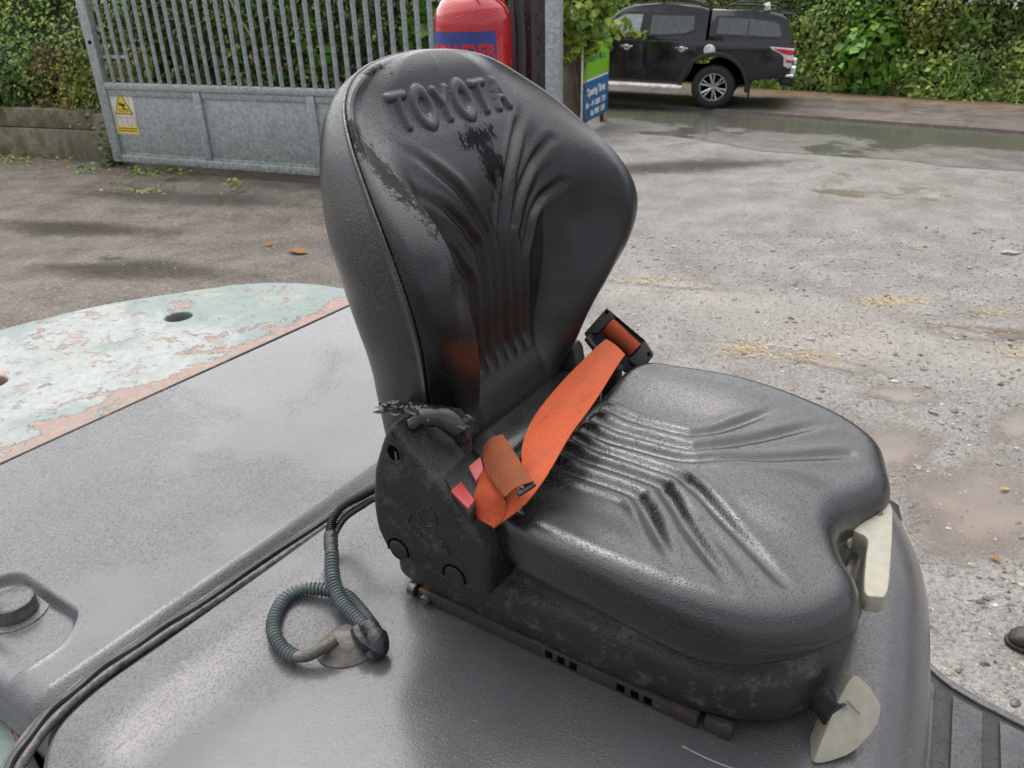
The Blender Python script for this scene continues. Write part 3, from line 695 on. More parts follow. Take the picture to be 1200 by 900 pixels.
pier = thing('concrete_pier', 'weathered concrete pier wrapped in ivy beside the gate end', 'post', (1.075, 13.28, 0), R_(-8))
mb = MB(); mb.box((-.22, -.2, -.05), (.22, .2, 1.62), .025, seg=3); mb.build('shaft', M['pier'], pier)
mb = MB(); mb.box((-.25, -.23, 1.621), (.25, .23, 1.70), .02); mb.build('cap', M['pier'], pier)
iv = thing('ivy', 'pale green ivy heaped over the concrete pier and the banner top', 'ivy', (1.1, 13.2, .0))
r = np.random.default_rng(77)
def ivyset(k, c, rad, s, seed):
    q = np.random.default_rng(seed); d = q.normal(size=(k, 3)); d /= np.linalg.norm(d, axis=1)[:, None]; d[:, 1] = -np.abs(d[:, 1]) * .9 + .1
    rr = (.6 + .4 * q.uniform(0, 1, k) ** .5); P = d * rr[:, None] * np.array(rad) + np.array(c)
    return P, d, q.uniform(s[0], s[1], k)
sets = [ivyset(420, (.0, 0, 1.62), (.42, .42, .46), (.11, .19), 1), ivyset(200, (.36, .1, 1.95), (.36, .4, .28), (.10, .18), 2), ivyset(70, (.05, -.12, 1.22), (.33, .2, .14), (.10, .16), 3),
        ivyset(26, (.62, -.2, 1.60), (.20, .2, .10), (.10, .15), 4), ivyset(12, (.88, -.3, 1.48), (.2, .1, .05), (.09, .13), 5), ivyset(16, (.5, -.25, 1.38), (.12, .12, .12), (.09, .13), 6)]
P = np.concatenate([s[0] for s in sets]); N = np.concatenate([s[1] for s in sets]); S_ = np.concatenate([s[2] for s in sets])
o = foliage('ivy_leaves', P, N, S_, M['leaf_ivy'], iv, asp=.95, seed=78, fold=.15, droop=.7); o['kind'] = 'stuff'
mb = MB()
for i in range(16):
    a = r.uniform(-.4, .6); mb.tube(catmull([(r.uniform(-.1, .25), -.2, r.uniform(.0, .8)), (a * .4, -.24, 1.2), (a, -.15, 1.6), (a * 1.15, -.2, 1.6 + r.uniform(-.25, .4))], 4), .007, 5)
mb.build('ivy_stem', M['twig'], iv)

BAZ = R_(22); BD = Vector((math.sin(BAZ), math.cos(BAZ), 0)); B0 = Vector((1.76, 14.315, 0)) - BD * 1.49
ban = thing('banner_board', 'upright lime and blue opening hours banner on a board beside the pier', 'sign', B0, math.atan2(BD.y, BD.x))
BL, BB, BT = 1.49, .17, 1.78
mb = MB(); mb.box((0, .003, BB), (BL, .03, BT), .004); mb.build('board', M['bwhite'], ban)
for x in (.1, BL - .1):
    mb = MB(); mb.box((x - .04, .031, -.05), (x + .04, .10, BT - .05), .006); mb.build('post', M['twig'], ban)
mb = MB(); mb.box((BL - .16, .004, -.02), (BL - .02, .029, BB - .002), .004); mb.build('foot', simple('pinkish_stone', (.36, .25, .2), .7), ban)
mb = MB(); mb.box((.0, -.001, .80), (BL, .0026, BT), .0006); mb.build('upper_sheet', M['lime'], ban)
mb = MB(); mb.box((.0, -.001, BB), (BL, .0026, .765), .0006); mb.build('lower_sheet', M['bblue'], ban)
BF = Matrix.Rotation(R_(90), 4, 'X')
def btext(s, x, z, size, mat, sx=1., bold=.0): decal('lettering', text_mesh(s, size, .0006, sx=sx, bold=bold), M[mat], ban, Matrix.Translation((x, -.0022, z)) @ BF)
btext('Country Store', BL * .52, 1.09, .155, 'teal_print', 1.0, .003)
btext('Opening Times', BL * .5, .60, .165, 'bwhite', 1.05, .006); btext('Mon - Fri  08:00  17:30', BL * .5, .41, .125, 'bwhite', .98, .005); btext('Sat  08:00  13:00', BL * .58, .27, .125, 'bwhite', .98, .005)
mb = MB()
for i in range(7):                                           # the script line at the top is not readable: a row of hand-drawn strokes
    x = .25 + i * .16; mb.tube(catmull([(x, -.002, 1.36), (x + .05, -.002, 1.46), (x + .09, -.002, 1.36), (x + .15, -.002, 1.42)], 5), .014, 5)
mb.build('script_stroke', M['teal_print'], ban)

# hedge behind the gate
GD = Vector((math.cos(GROT), math.sin(GROT), 0)); GN = Vector((-math.sin(GROT), math.cos(GROT), 0))
BH = bank(GA + GN * .75, GROT, -.1, 5.9, 3.4, .06, .16, 61)
bh = thing('clipped_hedge', 'dark evergreen hedge standing right behind the steel gate', 'hedge', GA + GN * .75)
into(bank_shell('hedge_core', BH, M['hedge_shade'], None, .1, .5), bh)
P, N, r = scatter(BH, 26000, 61, spread=.07); into(tag(foliage('foliage', P, N, r.uniform(.04, .085, len(P)), M['leaf_dark'], None, seed=62, asp=.5), kind='stuff'), bh)
P, N, r = scatter(BH, 1500, 63, spread=.07); into(tag(foliage('young_foliage', P + N * .05, N, r.uniform(.05, .09, len(P)), M['leaf_mid'], None, seed=64), kind='stuff'), bh)
def gp(x, t, out=.12): return tuple(GA + GD * x + GN * (.75 - out - .1) + Vector((0, 0, t)))
clump('climber', 'bright green sprig with big leaves behind the middle pales', 'climber', gp(3.15, 1.48), (.22, .1, .3), 34, (.10, .17), M['leaf_bright'], seed=65, asp=.85, stem=False)
clump('climber', 'bright green sprig behind the pales close to the fire extinguisher', 'climber', gp(4.75, 1.75), (.4, .1, .35), 44, (.11, .18), M['leaf_bright'], seed=66, asp=.85, stem=False)
clump('climber', 'small yellow-green twig behind the left pales', 'climber', gp(2.05, 1.75), (.4, .1, .28), 34, (.08, .13), M['leaf_yellow'], seed=67, stem=False)
for k, (x, z) in enumerate(((2.32, 1.40), (2.66, 1.30), (2.5, 1.37))):
    fl = thing('pink_flower', ('pink flower in the hedge, left one seen between the pales', 'lowest pink flower in the hedge behind the gate pales', 'tiny dull pink bloom between the two brighter flowers behind the gate')[k], 'flower', gp(x, z, .2), 0, 'pink flowers behind the gate')
    mb = MB(); sz = .05 if k < 2 else .03
    for q in range(6):
        a = q * 1.047; mb.prism([(0, -.3 * sz), (.6 * sz, -.45 * sz), (1.0 * sz, 0), (.6 * sz, .45 * sz), (0, .3 * sz)], .003, Matrix.Rotation(a, 4, 'Y') @ Matrix.Rotation(R_(75), 4, 'X'))
    mb.build('petals', M['pink'], fl, False)
mb = MB(); mb.tube([gp(2.0, 2.3, .2), gp(2.12, 1.95, .2), gp(2.3, 1.6, .15)], .014, 5); tag(mb.build('bare_stem', simple('pale_straw_stem', (.42, .33, .2), .7), None), 'pale bare stem leaning behind the left pales', 'stem')
# ------------------------------------------------------------------ pickup truck
TAZ = R_(109); TD = Vector((math.sin(TAZ), math.cos(TAZ), 0))
TP = Vector((3.669, 14.958, .055))
truck = thing('pickup_truck', 'black double-cab pickup with matching canopy parked on the pavement', 'pickup truck', TP, math.atan2(TD.y, TD.x))
truck.scale = (1, 1, .965); truck.rotation_euler = (0, R_(2.2), truck.rotation_euler.z)
# local: x to the tail, y away from the camera, z up; rear axle at x=0, near side at y=0
TW = 1.80
def arc(cx, cz, r, a0, a1, n=14): return [(cx + r * math.cos(R_(a0 + (a1 - a0) * i / n)), cz + r * math.sin(R_(a0 + (a1 - a0) * i / n))) for i in range(n + 1)]
XZ = lambda y: Matrix.Translation((0, y, 0)) @ Matrix.Rotation(R_(90), 4, 'X')      # prism depth goes to -y
lower = [(1.18, .60), (1.27, .78), (1.26, 1.02), (1.235, 1.135), (.2, 1.16), (-.3, 1.165), (-2.25, 1.155), (-2.55, 1.13), (-3.35, 1.06), (-3.75, .96), (-3.9, .82), (-3.93, .52), (-3.6, .42)] + arc(-3.0, .36, .50, 185, 0, 16)[::1][2:-1] + [(-2.46, .40), (-.56, .40)] + arc(0, .36, .56, 176, 4, 16) + [(.62, .52)]
mb = MB(); mb.prism(lower, TW, XZ(TW), .035); mb.build('body', M['carpaint'], truck, True, 30)
def house(poly_b, inset, name, mat):
    """greenhouse: side outline leaning in towards the roof"""
    mb = MB(); zs = [p[1] for p in poly_b]; z0, z1 = min(zs), max(zs)
    va, vb = [], []
    for x, z in poly_b:
        k = (z - z0) / (z1 - z0) * inset + .02; va.append(mb.bm.verts.new((x, k, z))); vb.append(mb.bm.verts.new((x, TW - k, z)))
    n = len(va); mb.bm.faces.new(va); mb.bm.faces.new(vb[::-1])
    for i in range(n): mb.bm.faces.new((va[i], va[(i + 1) % n], vb[(i + 1) % n], vb[i]))
    es = [e for e in mb.bm.edges if len(e.link_faces) == 2]; bmesh.ops.bevel(mb.bm, geom=es, offset=.03, segments=3, profile=.5, affect='EDGES')
    return mb.build(name, mat, truck, True, 35)
INS = .17
house([(-.215, 1.13), (-.215, 1.66), (-.4, 1.715), (-1.0, 1.74), (-1.5, 1.71), (-1.72, 1.64), (-2.35, 1.13)], INS, 'cab', M['carpaint'])
house([(-.185, 1.13), (-.185, 1.67), (.55, 1.665), (.98, 1.62), (1.08, 1.55), (1.19, 1.25), (1.225, 1.125)], INS, 'canopy', M['carpaint'])
def sidepane(name, poly, mat, z0=1.13, z1=1.70, proud=.006, parent=truck, th=.012):
    mb = MB(); a, b = [], []
    for x, z in poly:
        k = (z - z0) / (z1 - z0) * INS + .02; a.append(mb.bm.verts.new((x, k - proud, z))); b.append(mb.bm.verts.new((x, k + th, z)))
    n = len(a); mb.bm.faces.new(a); mb.bm.faces.new(b[::-1])
    for i in range(n): mb.bm.faces.new((a[i], a[(i + 1) % n], b[(i + 1) % n], b[i]))
    return mb.build(name, mat, parent, False)
# canopy window in its frame
f_ = sidepane('canopy_window', [(-.10, 1.235), (1.06, 1.215), (1.10, 1.26), (1.02, 1.47), (.95, 1.53), (.3, 1.565), (-.06, 1.565), (-.10, 1.53)], M['trim'], 1.13, 1.67, .008)
sidepane('pane', [(-.05, 1.275), (.46, 1.265), (.46, 1.53), (-.04, 1.535)], M['glass'], 1.13, 1.67, .013, f_)
sidepane('pane', [(.48, 1.265), (1.0, 1.255), (1.03, 1.285), (.96, 1.45), (.9, 1.49), (.48, 1.53)], M['glass'], 1.13, 1.67, .013, f_)
rw = sidepane('door_window', [(-.40, 1.30), (-.56, 1.235), (-.95, 1.20), (-1.26, 1.195), (-1.235, 1.575), (-.42, 1.575)], M['trim'], 1.13, 1.74, .007)
sidepane('pane', [(-.44, 1.33), (-.58, 1.265), (-.95, 1.23), (-1.20, 1.225), (-1.185, 1.545), (-.46, 1.545)], M['glass'], 1.13, 1.74, .012, rw)
fw_ = sidepane('door_window', [(-1.33, 1.19), (-1.30, 1.58), (-1.62, 1.58), (-1.78, 1.53), (-2.18, 1.20)], M['trim'], 1.13, 1.74, .007)
sidepane('pane', [(-1.38, 1.225), (-1.35, 1.55), (-1.62, 1.55), (-1.75, 1.505), (-2.10, 1.235)], M['glass2'], 1.13, 1.74, .012, fw_)
def door(x0, x1, archx=None):
    poly = [(x0, .44), (x1 - (.16 if archx else 0), .44)] + ([(x1 - .06, .62), (x1, .80)] if archx else []) + [(x1, 1.13), (x0, 1.125)]
    mb = MB(); mb.prism(poly, .014, XZ(.003), .004); return mb.build('door', M['carpaint'], truck, True, 30)
d2 = door(-1.27, -.36, True); d1 = door(-2.22, -1.285)
for d, x in ((d2, -.61), (d1, -1.58)):
    mb = MB(); mb.box((x - .11, -.045, 1.005), (x + .11, -.025, 1.035), .008, seg=2); mb.lathe([(0, 0), (.055, 0), (.06, .006), (.045, .012), (0, .013)], 20, Matrix.Translation((x, -.012, 1.0)) @ Matrix.Rotation(R_(90), 4, 'X') @ Matrix.Scale(.85, 4, (0, 1, 0))); mb.box((x - .10, -.03, 1.0), (x - .08, -.005, 1.03)); mb.box((x + .08, -.03, 1.0), (x + .10, -.005, 1.03))
    mb.build('door_handle', M['chrome'], d)
mb = MB(); mb.lathe([(0, .012), (.085, .012), (.095, .008), (.1, 0)], 28, Matrix.Translation((-.13, -.002, 1.0)) @ Matrix.Rotation(R_(90), 4, 'X')); mb.build('fuel_cap', simple('silver_cap', (.7, .7, .7), .35, .3), truck)
mb = MB()
for y0 in (-.03,):
    mb.prism(arc(0, .36, .62, 184, -4, 22) + arc(0, .36, .545, -4, 184, 22), .07, XZ(.03), .012)
mb.build('wheel_arch', M['trim'], truck, True, 30)
mb = MB(); mb.prism(arc(-3.0, .36, .56, 184, -4, 22) + arc(-3.0, .36, .49, -4, 184, 22), .07, XZ(.03), .012); mb.build('wheel_arch', M['trim'], truck, True, 30)
mb = MB(); mb.box((-3.5, .25, .42), (.6, 1.5, .62)); mb.build('chassis', M['void'], truck)
mb = MB(); mb.box((-2.5, -.13, .325), (-.52, .04, .385), .02, seg=3); sb = mb.build('running_board', M['silver'], truck)
mb = MB(); mb.box((-2.42, -.11, .3855), (-.6, .0, .392), .002); mb.build('tread', M['silver'], sb)
mb = MB(); mb.box((.60, .02, .18), (.63, .28, .50), .004); mb.build('mud_flap', M['rubber'], truck)
def tyre_mesh():
    mb = MB(); mb.lathe([(.24, -.115), (.30, -.12), (.345, -.11), (.368, -.085), (.375, -.04), (.375, .04), (.368, .085), (.345, .11), (.30, .12), (.24, .115)], 48, Matrix.Rotation(R_(90), 4, 'X'))
    for k in range(40):
        a = k * 2 * math.pi / 40
        for yy, da in ((-.055, 0), (.055, .07)):
            r = bmesh.ops.create_cube(mb.bm, size=1.0); vs = r['verts']
            bmesh.ops.scale(mb.bm, vec=(.03, .075, .012), verts=vs); bmesh.ops.translate(mb.bm, vec=(0, yy, .374), verts=vs)
            bmesh.ops.rotate(mb.bm, cent=(0, 0, 0), matrix=Matrix.Rotation(a + da, 3, 'Y'), verts=vs)
    return mb.mesh('tyre')
def rim_mesh():
    mb = MB(); Q = Matrix.Rotation(R_(90), 4, 'X')
    mb.lathe([(.245, -.10), (.245, .085), (.238, .105), (.226, .105), (.218, .09), (.212, .05), (.212, -.08)], 48, Q)
    mb.lathe([(0, .075), (.03, .075), (.034, .06), (.052, .055), (.055, .0), (0, .0)], 24, Q)
    for k in range(6):
        for s in (-.17, .17):
            a = k * math.pi / 3 + s
            p0 = Vector((math.cos(k * math.pi / 3 + s * .5) * .04, -.055, math.sin(k * math.pi / 3 + s * .5) * .04)); p1 = Vector((math.cos(a) * .222, -.085, math.sin(a) * .222))
            mb.tube([p0, (p0 + p1) / 2 + Vector((0, -.012, 0)), p1], [.021, .017, .02], 6)
    return mb.mesh('rim')
tm_, rm_ = tyre_mesh(), rim_mesh()
for x, y, flip in ((0, .125, 0), (-3.0, .125, 0), (0, TW - .125, 1), (-3.0, TW - .125, 1)):
    wh = bpy.data.objects.new('wheel', None); C.objects.link(wh); wh.parent = truck; wh.location = (x, y, .375); wh.rotation_euler = (0, .35, math.pi * flip)
    link('tyre', tm_, M['tyre'], wh); link('rim', rm_, M['alloy'], wh)
    mb = MB(); mb.lathe([(0, -.02), (.21, -.02), (.21, .0), (0, .0)], 24, Matrix.Rotation(R_(90), 4, 'X')); mb.build('brake_disc', M['void'], wh)
tm_.set_sharp_from_angle(angle=R_(35)); rm_.set_sharp_from_angle(angle=R_(35))
def lamp_poly(yoff, poly, name, mat, par):
    mb = MB(); mb.prism(poly, .045, XZ(yoff), .006); return mb.build(name, mat, par, True, 30)
for side in (0, 1):
    y = .032 if side == 0 else TW + .013
    tl = lamp_poly(y, [(.86, 1.10), (1.262, 1.085), (1.278, .95), (1.262, .78), (1.21, .76), (1.13, .80), (1.12, .93), (1.05, 1.0), (.93, 1.045)], 'tail_light', M['clearlens'], truck)
    mb = MB(); mb.prism([(.92, 1.075), (1.266, 1.062), (1.278, .985), (1.2, .975), (1.09, 1.0)], .055, XZ(y + .004 if side == 0 else y + .006), .006); mb.prism([(1.15, .905), (1.276, .895), (1.272, .85), (1.17, .855)], .055, XZ(y + .004 if side == 0 else y + .006), .006); mb.build('red_lens', M['redlens'], tl)
mb = MB(); mb.box((1.10, .03, .46), (1.30, TW - .03, .62), .05, seg=3); bmp = mb.build('rear_bumper', M['trim'], truck)
mb = MB(); mb.box((1.02, .0, .60), (1.33, .34, .665), .03, seg=3); mb.box((1.24, .02, .64), (1.35, .30, .80), .025, seg=3); mb.build('chrome_corner', M['chrome'], bmp)
mb = MB(); mb.box((1.02, TW - .34, .60), (1.33, TW, .665), .03, seg=3); mb.box((1.24, TW - .30, .64), (1.35, TW - .02, .80), .025, seg=3); mb.build('chrome_corner', M['chrome'], bmp)
for y in (.24, TW - .24):
    mb = MB(); mb.tube(catmull([(-1.72, y, 1.66), (-1.55, y, 1.785), (-1.0, y, 1.80), (-.5, y, 1.785), (-.30, y, 1.70)], 5), .02, 8); mb.box((-1.06, y - .02, 1.725), (-1.0, y + .02, 1.80)); mb.build('roof_rail', M['trim'], truck)
    mb = MB(); mb.tube(catmull([(.05, y, 1.66), (.12, y, 1.735), (.5, y, 1.745), (.86, y, 1.725), (.95, y, 1.63)], 5), .018, 8); mb.build('canopy_rail', M['trim'], truck)
mb = MB(); mb.box((.66, .18, 1.665), (.78, .28, 1.79), .015, rot=Matrix.Rotation(-.3, 3, 'Y')); mb.build('rack_clamp', M['chrome'], truck)
mb = MB(); mb.box((.93, .22, 1.60), (1.16, TW - .22, 1.635), .012); mb.build('rear_spoiler', M['carpaint'], truck)
mb = MB(); mb.box((-2.15, -.20, 1.12), (-2.02, .01, 1.30), .035, seg=3); mb.build('wing_mirror', M['chrome'], truck)
mb = MB(); mb.prism([(-3.80, .92), (-3.4, 1.02), (-3.35, .93), (-3.85, .78)], .03, XZ(.026), .006); mb.build('headlight', M['clearlens'], truck)
mb = MB(); mb.prism([(-3.80, .92), (-3.4, 1.02), (-3.35, .93), (-3.85, .78)], .03, XZ(TW + .006), .006); mb.build('headlight', M['clearlens'], truck)
# ------------------------------------------------------------------ forklift
FO = Vector((-.033, 1.176, 1.37)); FROT = R_(-34)
fork = thing('forklift', 'grey forklift with rain-beaded hood, worn teal counterweight and black vinyl operator seat', 'forklift', FO, FROT)

def smooth_outline(pts, n=10): return catmull(pts, n, True)
def pillow(outline, top, Rf, centre, na=360, nr=60, skirt=(), bias=.75, bottom=None):
    """solid over a star-shaped outline: top(x,y) with an edge rolled over by Rf(x,y), then skirt rings (dz, outset) and an optional closing face"""
    O_ = np.asarray(outline); c = np.array(centre)
    ang = np.arctan2(O_[:, 1] - c[1], O_[:, 0] - c[0]); rad = np.hypot(O_[:, 0] - c[0], O_[:, 1] - c[1])
    o = np.argsort(ang); ang, rad = ang[o], rad[o]
    # even arc-length sampling of the outline keeps corners crisp
    P = np.stack([c[0] + rad * np.cos(ang), c[1] + rad * np.sin(ang)], 1); P = np.concatenate([P, P[:1]])
    s = np.concatenate([[0], np.cumsum(np.hypot(*np.diff(P, axis=0).T))]); u = np.linspace(0, s[-1], na, endpoint=False)
    E_ = np.stack([np.interp(u, s, P[:, 0]), np.interp(u, s, P[:, 1])], 1)
    q = np.sin(np.pi / 2 * np.linspace(0, 1, nr + 1)) ** bias; q[0] = .004
    X = c[0] + q[:, None] * (E_[None, :, 0] - c[0]); Y = c[1] + q[:, None] * (E_[None, :, 1] - c[1])
    d = seg_dist(X, Y, np.concatenate([E_, E_[:1]])); d[-1] = 0
    z = top(X, Y, d)
    R = Rf(X, Y); k = np.clip(1 - d / R, 0, 1); z = z - R * (1 - np.sqrt(1 - k * k))
    V = [np.stack([X, Y, z], -1)]
    e = np.roll(E_, -1, 0) - np.roll(E_, 1, 0); nrm = np.stack([e[:, 1], -e[:, 0]], 1); nrm /= np.linalg.norm(nrm, axis=1)[:, None]
    zb = z[-1].copy(); xy = E_.copy()
    for dz, out in skirt:
        V.append(np.stack([E_[:, 0] + nrm[:, 0] * out, E_[:, 1] + nrm[:, 1] * out, zb + dz * (1 if bottom is None else bottom(E_[:, 0]))], -1)[None])
    V = np.concatenate(V, 0); n0 = V.shape[0]
    i = np.arange(n0 - 1)[:, None]; j = np.arange(na)[None]; j2 = (j + 1) % na
    F = np.stack([i * na + j, (i + 1) * na + j, (i + 1) * na + j2, i * na + j2], -1).reshape(-1, 4)
    return V.reshape(-1, 3), F
def heightgrid(name, xs, ys, fn, mat, parent, skirt=.04):
    X, Y = np.meshgrid(xs, ys, indexing='ij'); Z = fn(X, Y)
    V = np.stack([X, Y, Z], -1)
    # pull a border down so the sheet has an edge
    b = np.concatenate([V[:1] - [0.0, 0, skirt], V, V[-1:] - [0, 0, skirt]], 0); l = b[:, :1] - [0, 0, 0]; l[..., 2] -= skirt; r = b[:, -1:].copy(); r[..., 2] -= skirt
    b = np.concatenate([l, b, r], 1)
    return from_np(name, b.reshape(-1, 3), grid_faces(b.shape[0], b.shape[1]), mat, parent, True)

nzh = vnoise(201, 8, 3., 9.)
def rear_z(X, Y):
    z = .006 * np.exp(-((X + .72) / .16) ** 2) + .0018 * nzh(X, Y)
    z += -.004 * np.exp(-((X + .45) / .06) ** 2 - ((Y - .05) / .22) ** 2) - .005 * np.exp(-((X + .42) / .05) ** 2 - ((Y + .28) / .12) ** 2)
    z -= .022 * sstep(-.335, -.292, X)                                             # dips into the seal groove
    k = np.clip((-.64 - Y) / .045, 0, 1); z -= .045 * (1 - np.sqrt(1 - np.minimum(k, .999) ** 2))       # rolls over at the near edge
    k = np.clip((Y - .68) / .05, 0, 1); z -= .05 * (1 - np.sqrt(1 - np.minimum(k, .999) ** 2))
    # filler recess, rounded corners, bottom lip open to the near edge
    dx = np.abs(X + .512) - (.118 - .04); dy = np.maximum(Y + .535 - .00 + .04 + .03 * sstep(-.45, -.39, X), -.2)
    sd = np.hypot(np.maximum(dx, 0), np.maximum(dy, 0)) + np.minimum(np.maximum(dx, dy), 0) - .04
    ins = 1 - sstep(-.012, .006, sd); low = sstep(-.68, -.625, Y)
    z = z - .017 * ins * low + .003 * np.exp(-(sd / .009) ** 2) * low
    return z
heightgrid('rear_hood', np.linspace(-.994, -.291, 260), np.linspace(-.688, .725, 420), rear_z, M['hood'], fork)

deck_out = smooth_outline([(-.268, .45), (-.268, -.25), (-.270, -.48), (-.270, -.62), (-.240, -.70), (-.16, -.745), (-.02, -.765), (.3, -.77), (.6, -.76), (.715, -.70), (.742, -.5), (.742, -.2), (.731, -.017), (.708, .16), (.68, .31), (.635, .43), (.579, .525), (.50, .58), (.2, .60), (-.2, .60), (-.25, .56)], 14)
nzd = vnoise(202, 8, 2.5, 8.)
def deck_top(X, Y, d): return .0012 * nzd(X, Y) + .011 * sstep(-.13, -.215, X) * sstep(-.76, -.66, Y) - .004 * np.exp(-((X + .10) / .04) ** 2) + .010 * np.exp(-((X + .17) / .045) ** 2) * sstep(-.75, -.5, Y) * 0 - .010 * sstep(.10, .0, d) * sstep(.2, -.1, X)
V, F = pillow(deck_out, deck_top, lambda X, Y: .013 + .094 * sstep(.25, .55, X), (.25, -.1), 520, 90, [(-.05, .0), (-.2, .004), (-.37, .008)])
from_np('deck_panel', V, F, M['hood'], fork, True)

seal = catmull([(-.277, .70), (-.277, .3), (-.278, -.03), (-.283, -.2), (-.29, -.40), (-.297, -.50), (-.30, -.58), (-.292, -.65), (-.27, -.71), (-.22, -.765), (-.10, -.80), (.1, -.81)], 10)
def offset(path, d): t = np.gradient(path, axis=0); t /= np.linalg.norm(t, axis=1)[:, None]; return path + np.stack([t[:, 1], -t[:, 0]], 1) * d
def lay(path, z): return [(x, y, z) for x, y in path]
mb = MB(); mb.tube(lay(offset(seal, .0065), -.009), .0078, 10); mb.build('hood_seal', M['capmat'], fork)
mb = MB(); mb.tube(lay(offset(seal, -.0085), -.010), .0078, 10); mb.build('hood_seal', M['capmat'], fork)
wob = seal + np.stack([.002 * np.sin(np.arange(len(seal)) * .5), 0 * seal[:, 0]], 1)
mb = MB(); mb.tube(lay(offset(wob, -.001), -.001), .0055, 8); mb.build('cable', M['wire'], fork)
# filler cap
cap = MB(); cap.lathe([(0, .030), (.028, .030), (.032, .027), (.033, .022), (.033, .0), (.036, -.004)], 36, Matrix.Translation((-.545, -.582, -.017))); cap.build('filler_cap', M['capmat'], fork)
mb = MB(); mb.lathe([(.036, .004), (.048, .003), (.052, -.004)], 36, Matrix.Translation((-.545, -.582, -.017))); mb.build('cap_collar', M['hood'], fork)

# counterweight: thick casting with a worn painted top plate and two drain holes
cw = [(-1.003, .765), (-1.10, .768), (-1.256, .741), (-1.43, .642), (-1.572, .452), (-1.675, .282), (-1.72, .143), (-1.752, .01), (-1.752, -.16), (-1.72, -.30), (-1.64, -.45), (-1.50, -.60), (-1.33, -.70), (-1.12, -.735), (-1.003, -.735)]
def cw_outline(shrink=0.):
    mid = catmull(cw[1:-1], 6); pts = [cw[0]] + [tuple(p) for p in mid] + [cw[-1]]
    c = Vector((-1.0, .015)); return [tuple(c + (Vector(p) - c) * (1 - shrink)) if p[0] < -1.004 else (p[0], p[1] * (1 - shrink)) for p in pts]
HOLES = [(-1.382, .342), (-1.418, -.185), (-1.40, -.62)]
cu = bpy.data.curves.new('counterweight_top', 'CURVE'); cu.dimensions = '2D'; cu.fill_mode = 'BOTH'; cu.extrude = .02; cu.bevel_depth = .006; cu.bevel_resolution = 2
def spl(pts):
    s = cu.splines.new('POLY'); s.points.add(len(pts) - 1); s.use_cyclic_u = True
    for p, q in zip(s.points, pts): p.co = (q[0], q[1], 0, 1)
spl(cw_outline(.004))
for hx, hy in HOLES[:2]: spl([(hx + .045 * math.cos(a * math.pi / 16), hy + .045 * math.sin(a * math.pi / 16)) for a in range(32)])
co_ = bpy.data.objects.new('counterweight_top', cu); C.objects.link(co_); bpy.context.view_layer.update()
me = bpy.data.meshes.new_from_object(co_.evaluated_get(bpy.context.evaluated_depsgraph_get())); C.objects.unlink(co_); bpy.data.objects.remove(co_); me.materials.clear()
o = link('counterweight_top', me, M['peel'], fork, True); me.set_sharp_from_angle(angle=R_(35)); o.location = (0, 0, -.024)
mb = MB(); mb.prism(cw_outline(.03), 1.0, Matrix.Translation((0, 0, -1.18)), .01); mb.build('counterweight', M['peel'], fork, True, 35)
for hx, hy in HOLES[:2]:
    mb = MB(); mb.lathe([(.05, -.015), (.05, -.16), (0, -.16)], 24, Matrix.Translation((hx, hy, 0))); mb.build('drain_hole', M['void'], fork)
mb = MB(); mb.box((-1.0025, -.73, -.03), (-.9955, .76, .003), .001); mb.build('edge_strip', M['rust'], fork)
mb = MB(); mb.box((-.98, -.60, -1.05), (.60, .56, -.06), .03); mb.build('chassis', M['pillar'], fork)
mb = MB(); mb.prism([(-.99, -.93), (-.20, -.93), (-.20, -.724), (-.296, -.701), (-.463, -.661), (-.6, -.63), (-.99, -.63)], .9, Matrix.Translation((0, 0, -.995)), .012); mb.build('side_frame', M['old_teal'], fork)
mb = MB(); mb.tube([(-.6, -.636, -.097), (-.463, -.667, -.097), (-.296, -.707, -.097), (-.20, -.73, -.097)], .007, 6); mb.build('frame_edge', M['rust'], fork)
for x, y in ((-1.05, -.72), (-1.05, .76), (.95, -.72), (.95, .70)):
    mb = MB(); mb.lathe([(.0, -.1), (.2, -.1), (.27, -.09), (.28, -.05), (.28, .05), (.27, .09), (.2, .1), (0, .1)], 32, Matrix.Translation((x, y - .1 if y > 0 else y + .02, -1.085)) @ Matrix.Rotation(R_(90), 4, 'X')); mb.build('wheel', M['tyre'], fork)
# overhead guard rear leg
mb = MB(); mb.box((-.515, .845, -.55), (-.445, .915, 1.30), .008, seg=2); leg = mb.build('guard_leg', M['pillar'], fork)
mb = MB(); mb.box((-.54, .70, -.60), (-.42, .93, -.5), .012); mb.build('leg_foot', M['pillar'], leg)
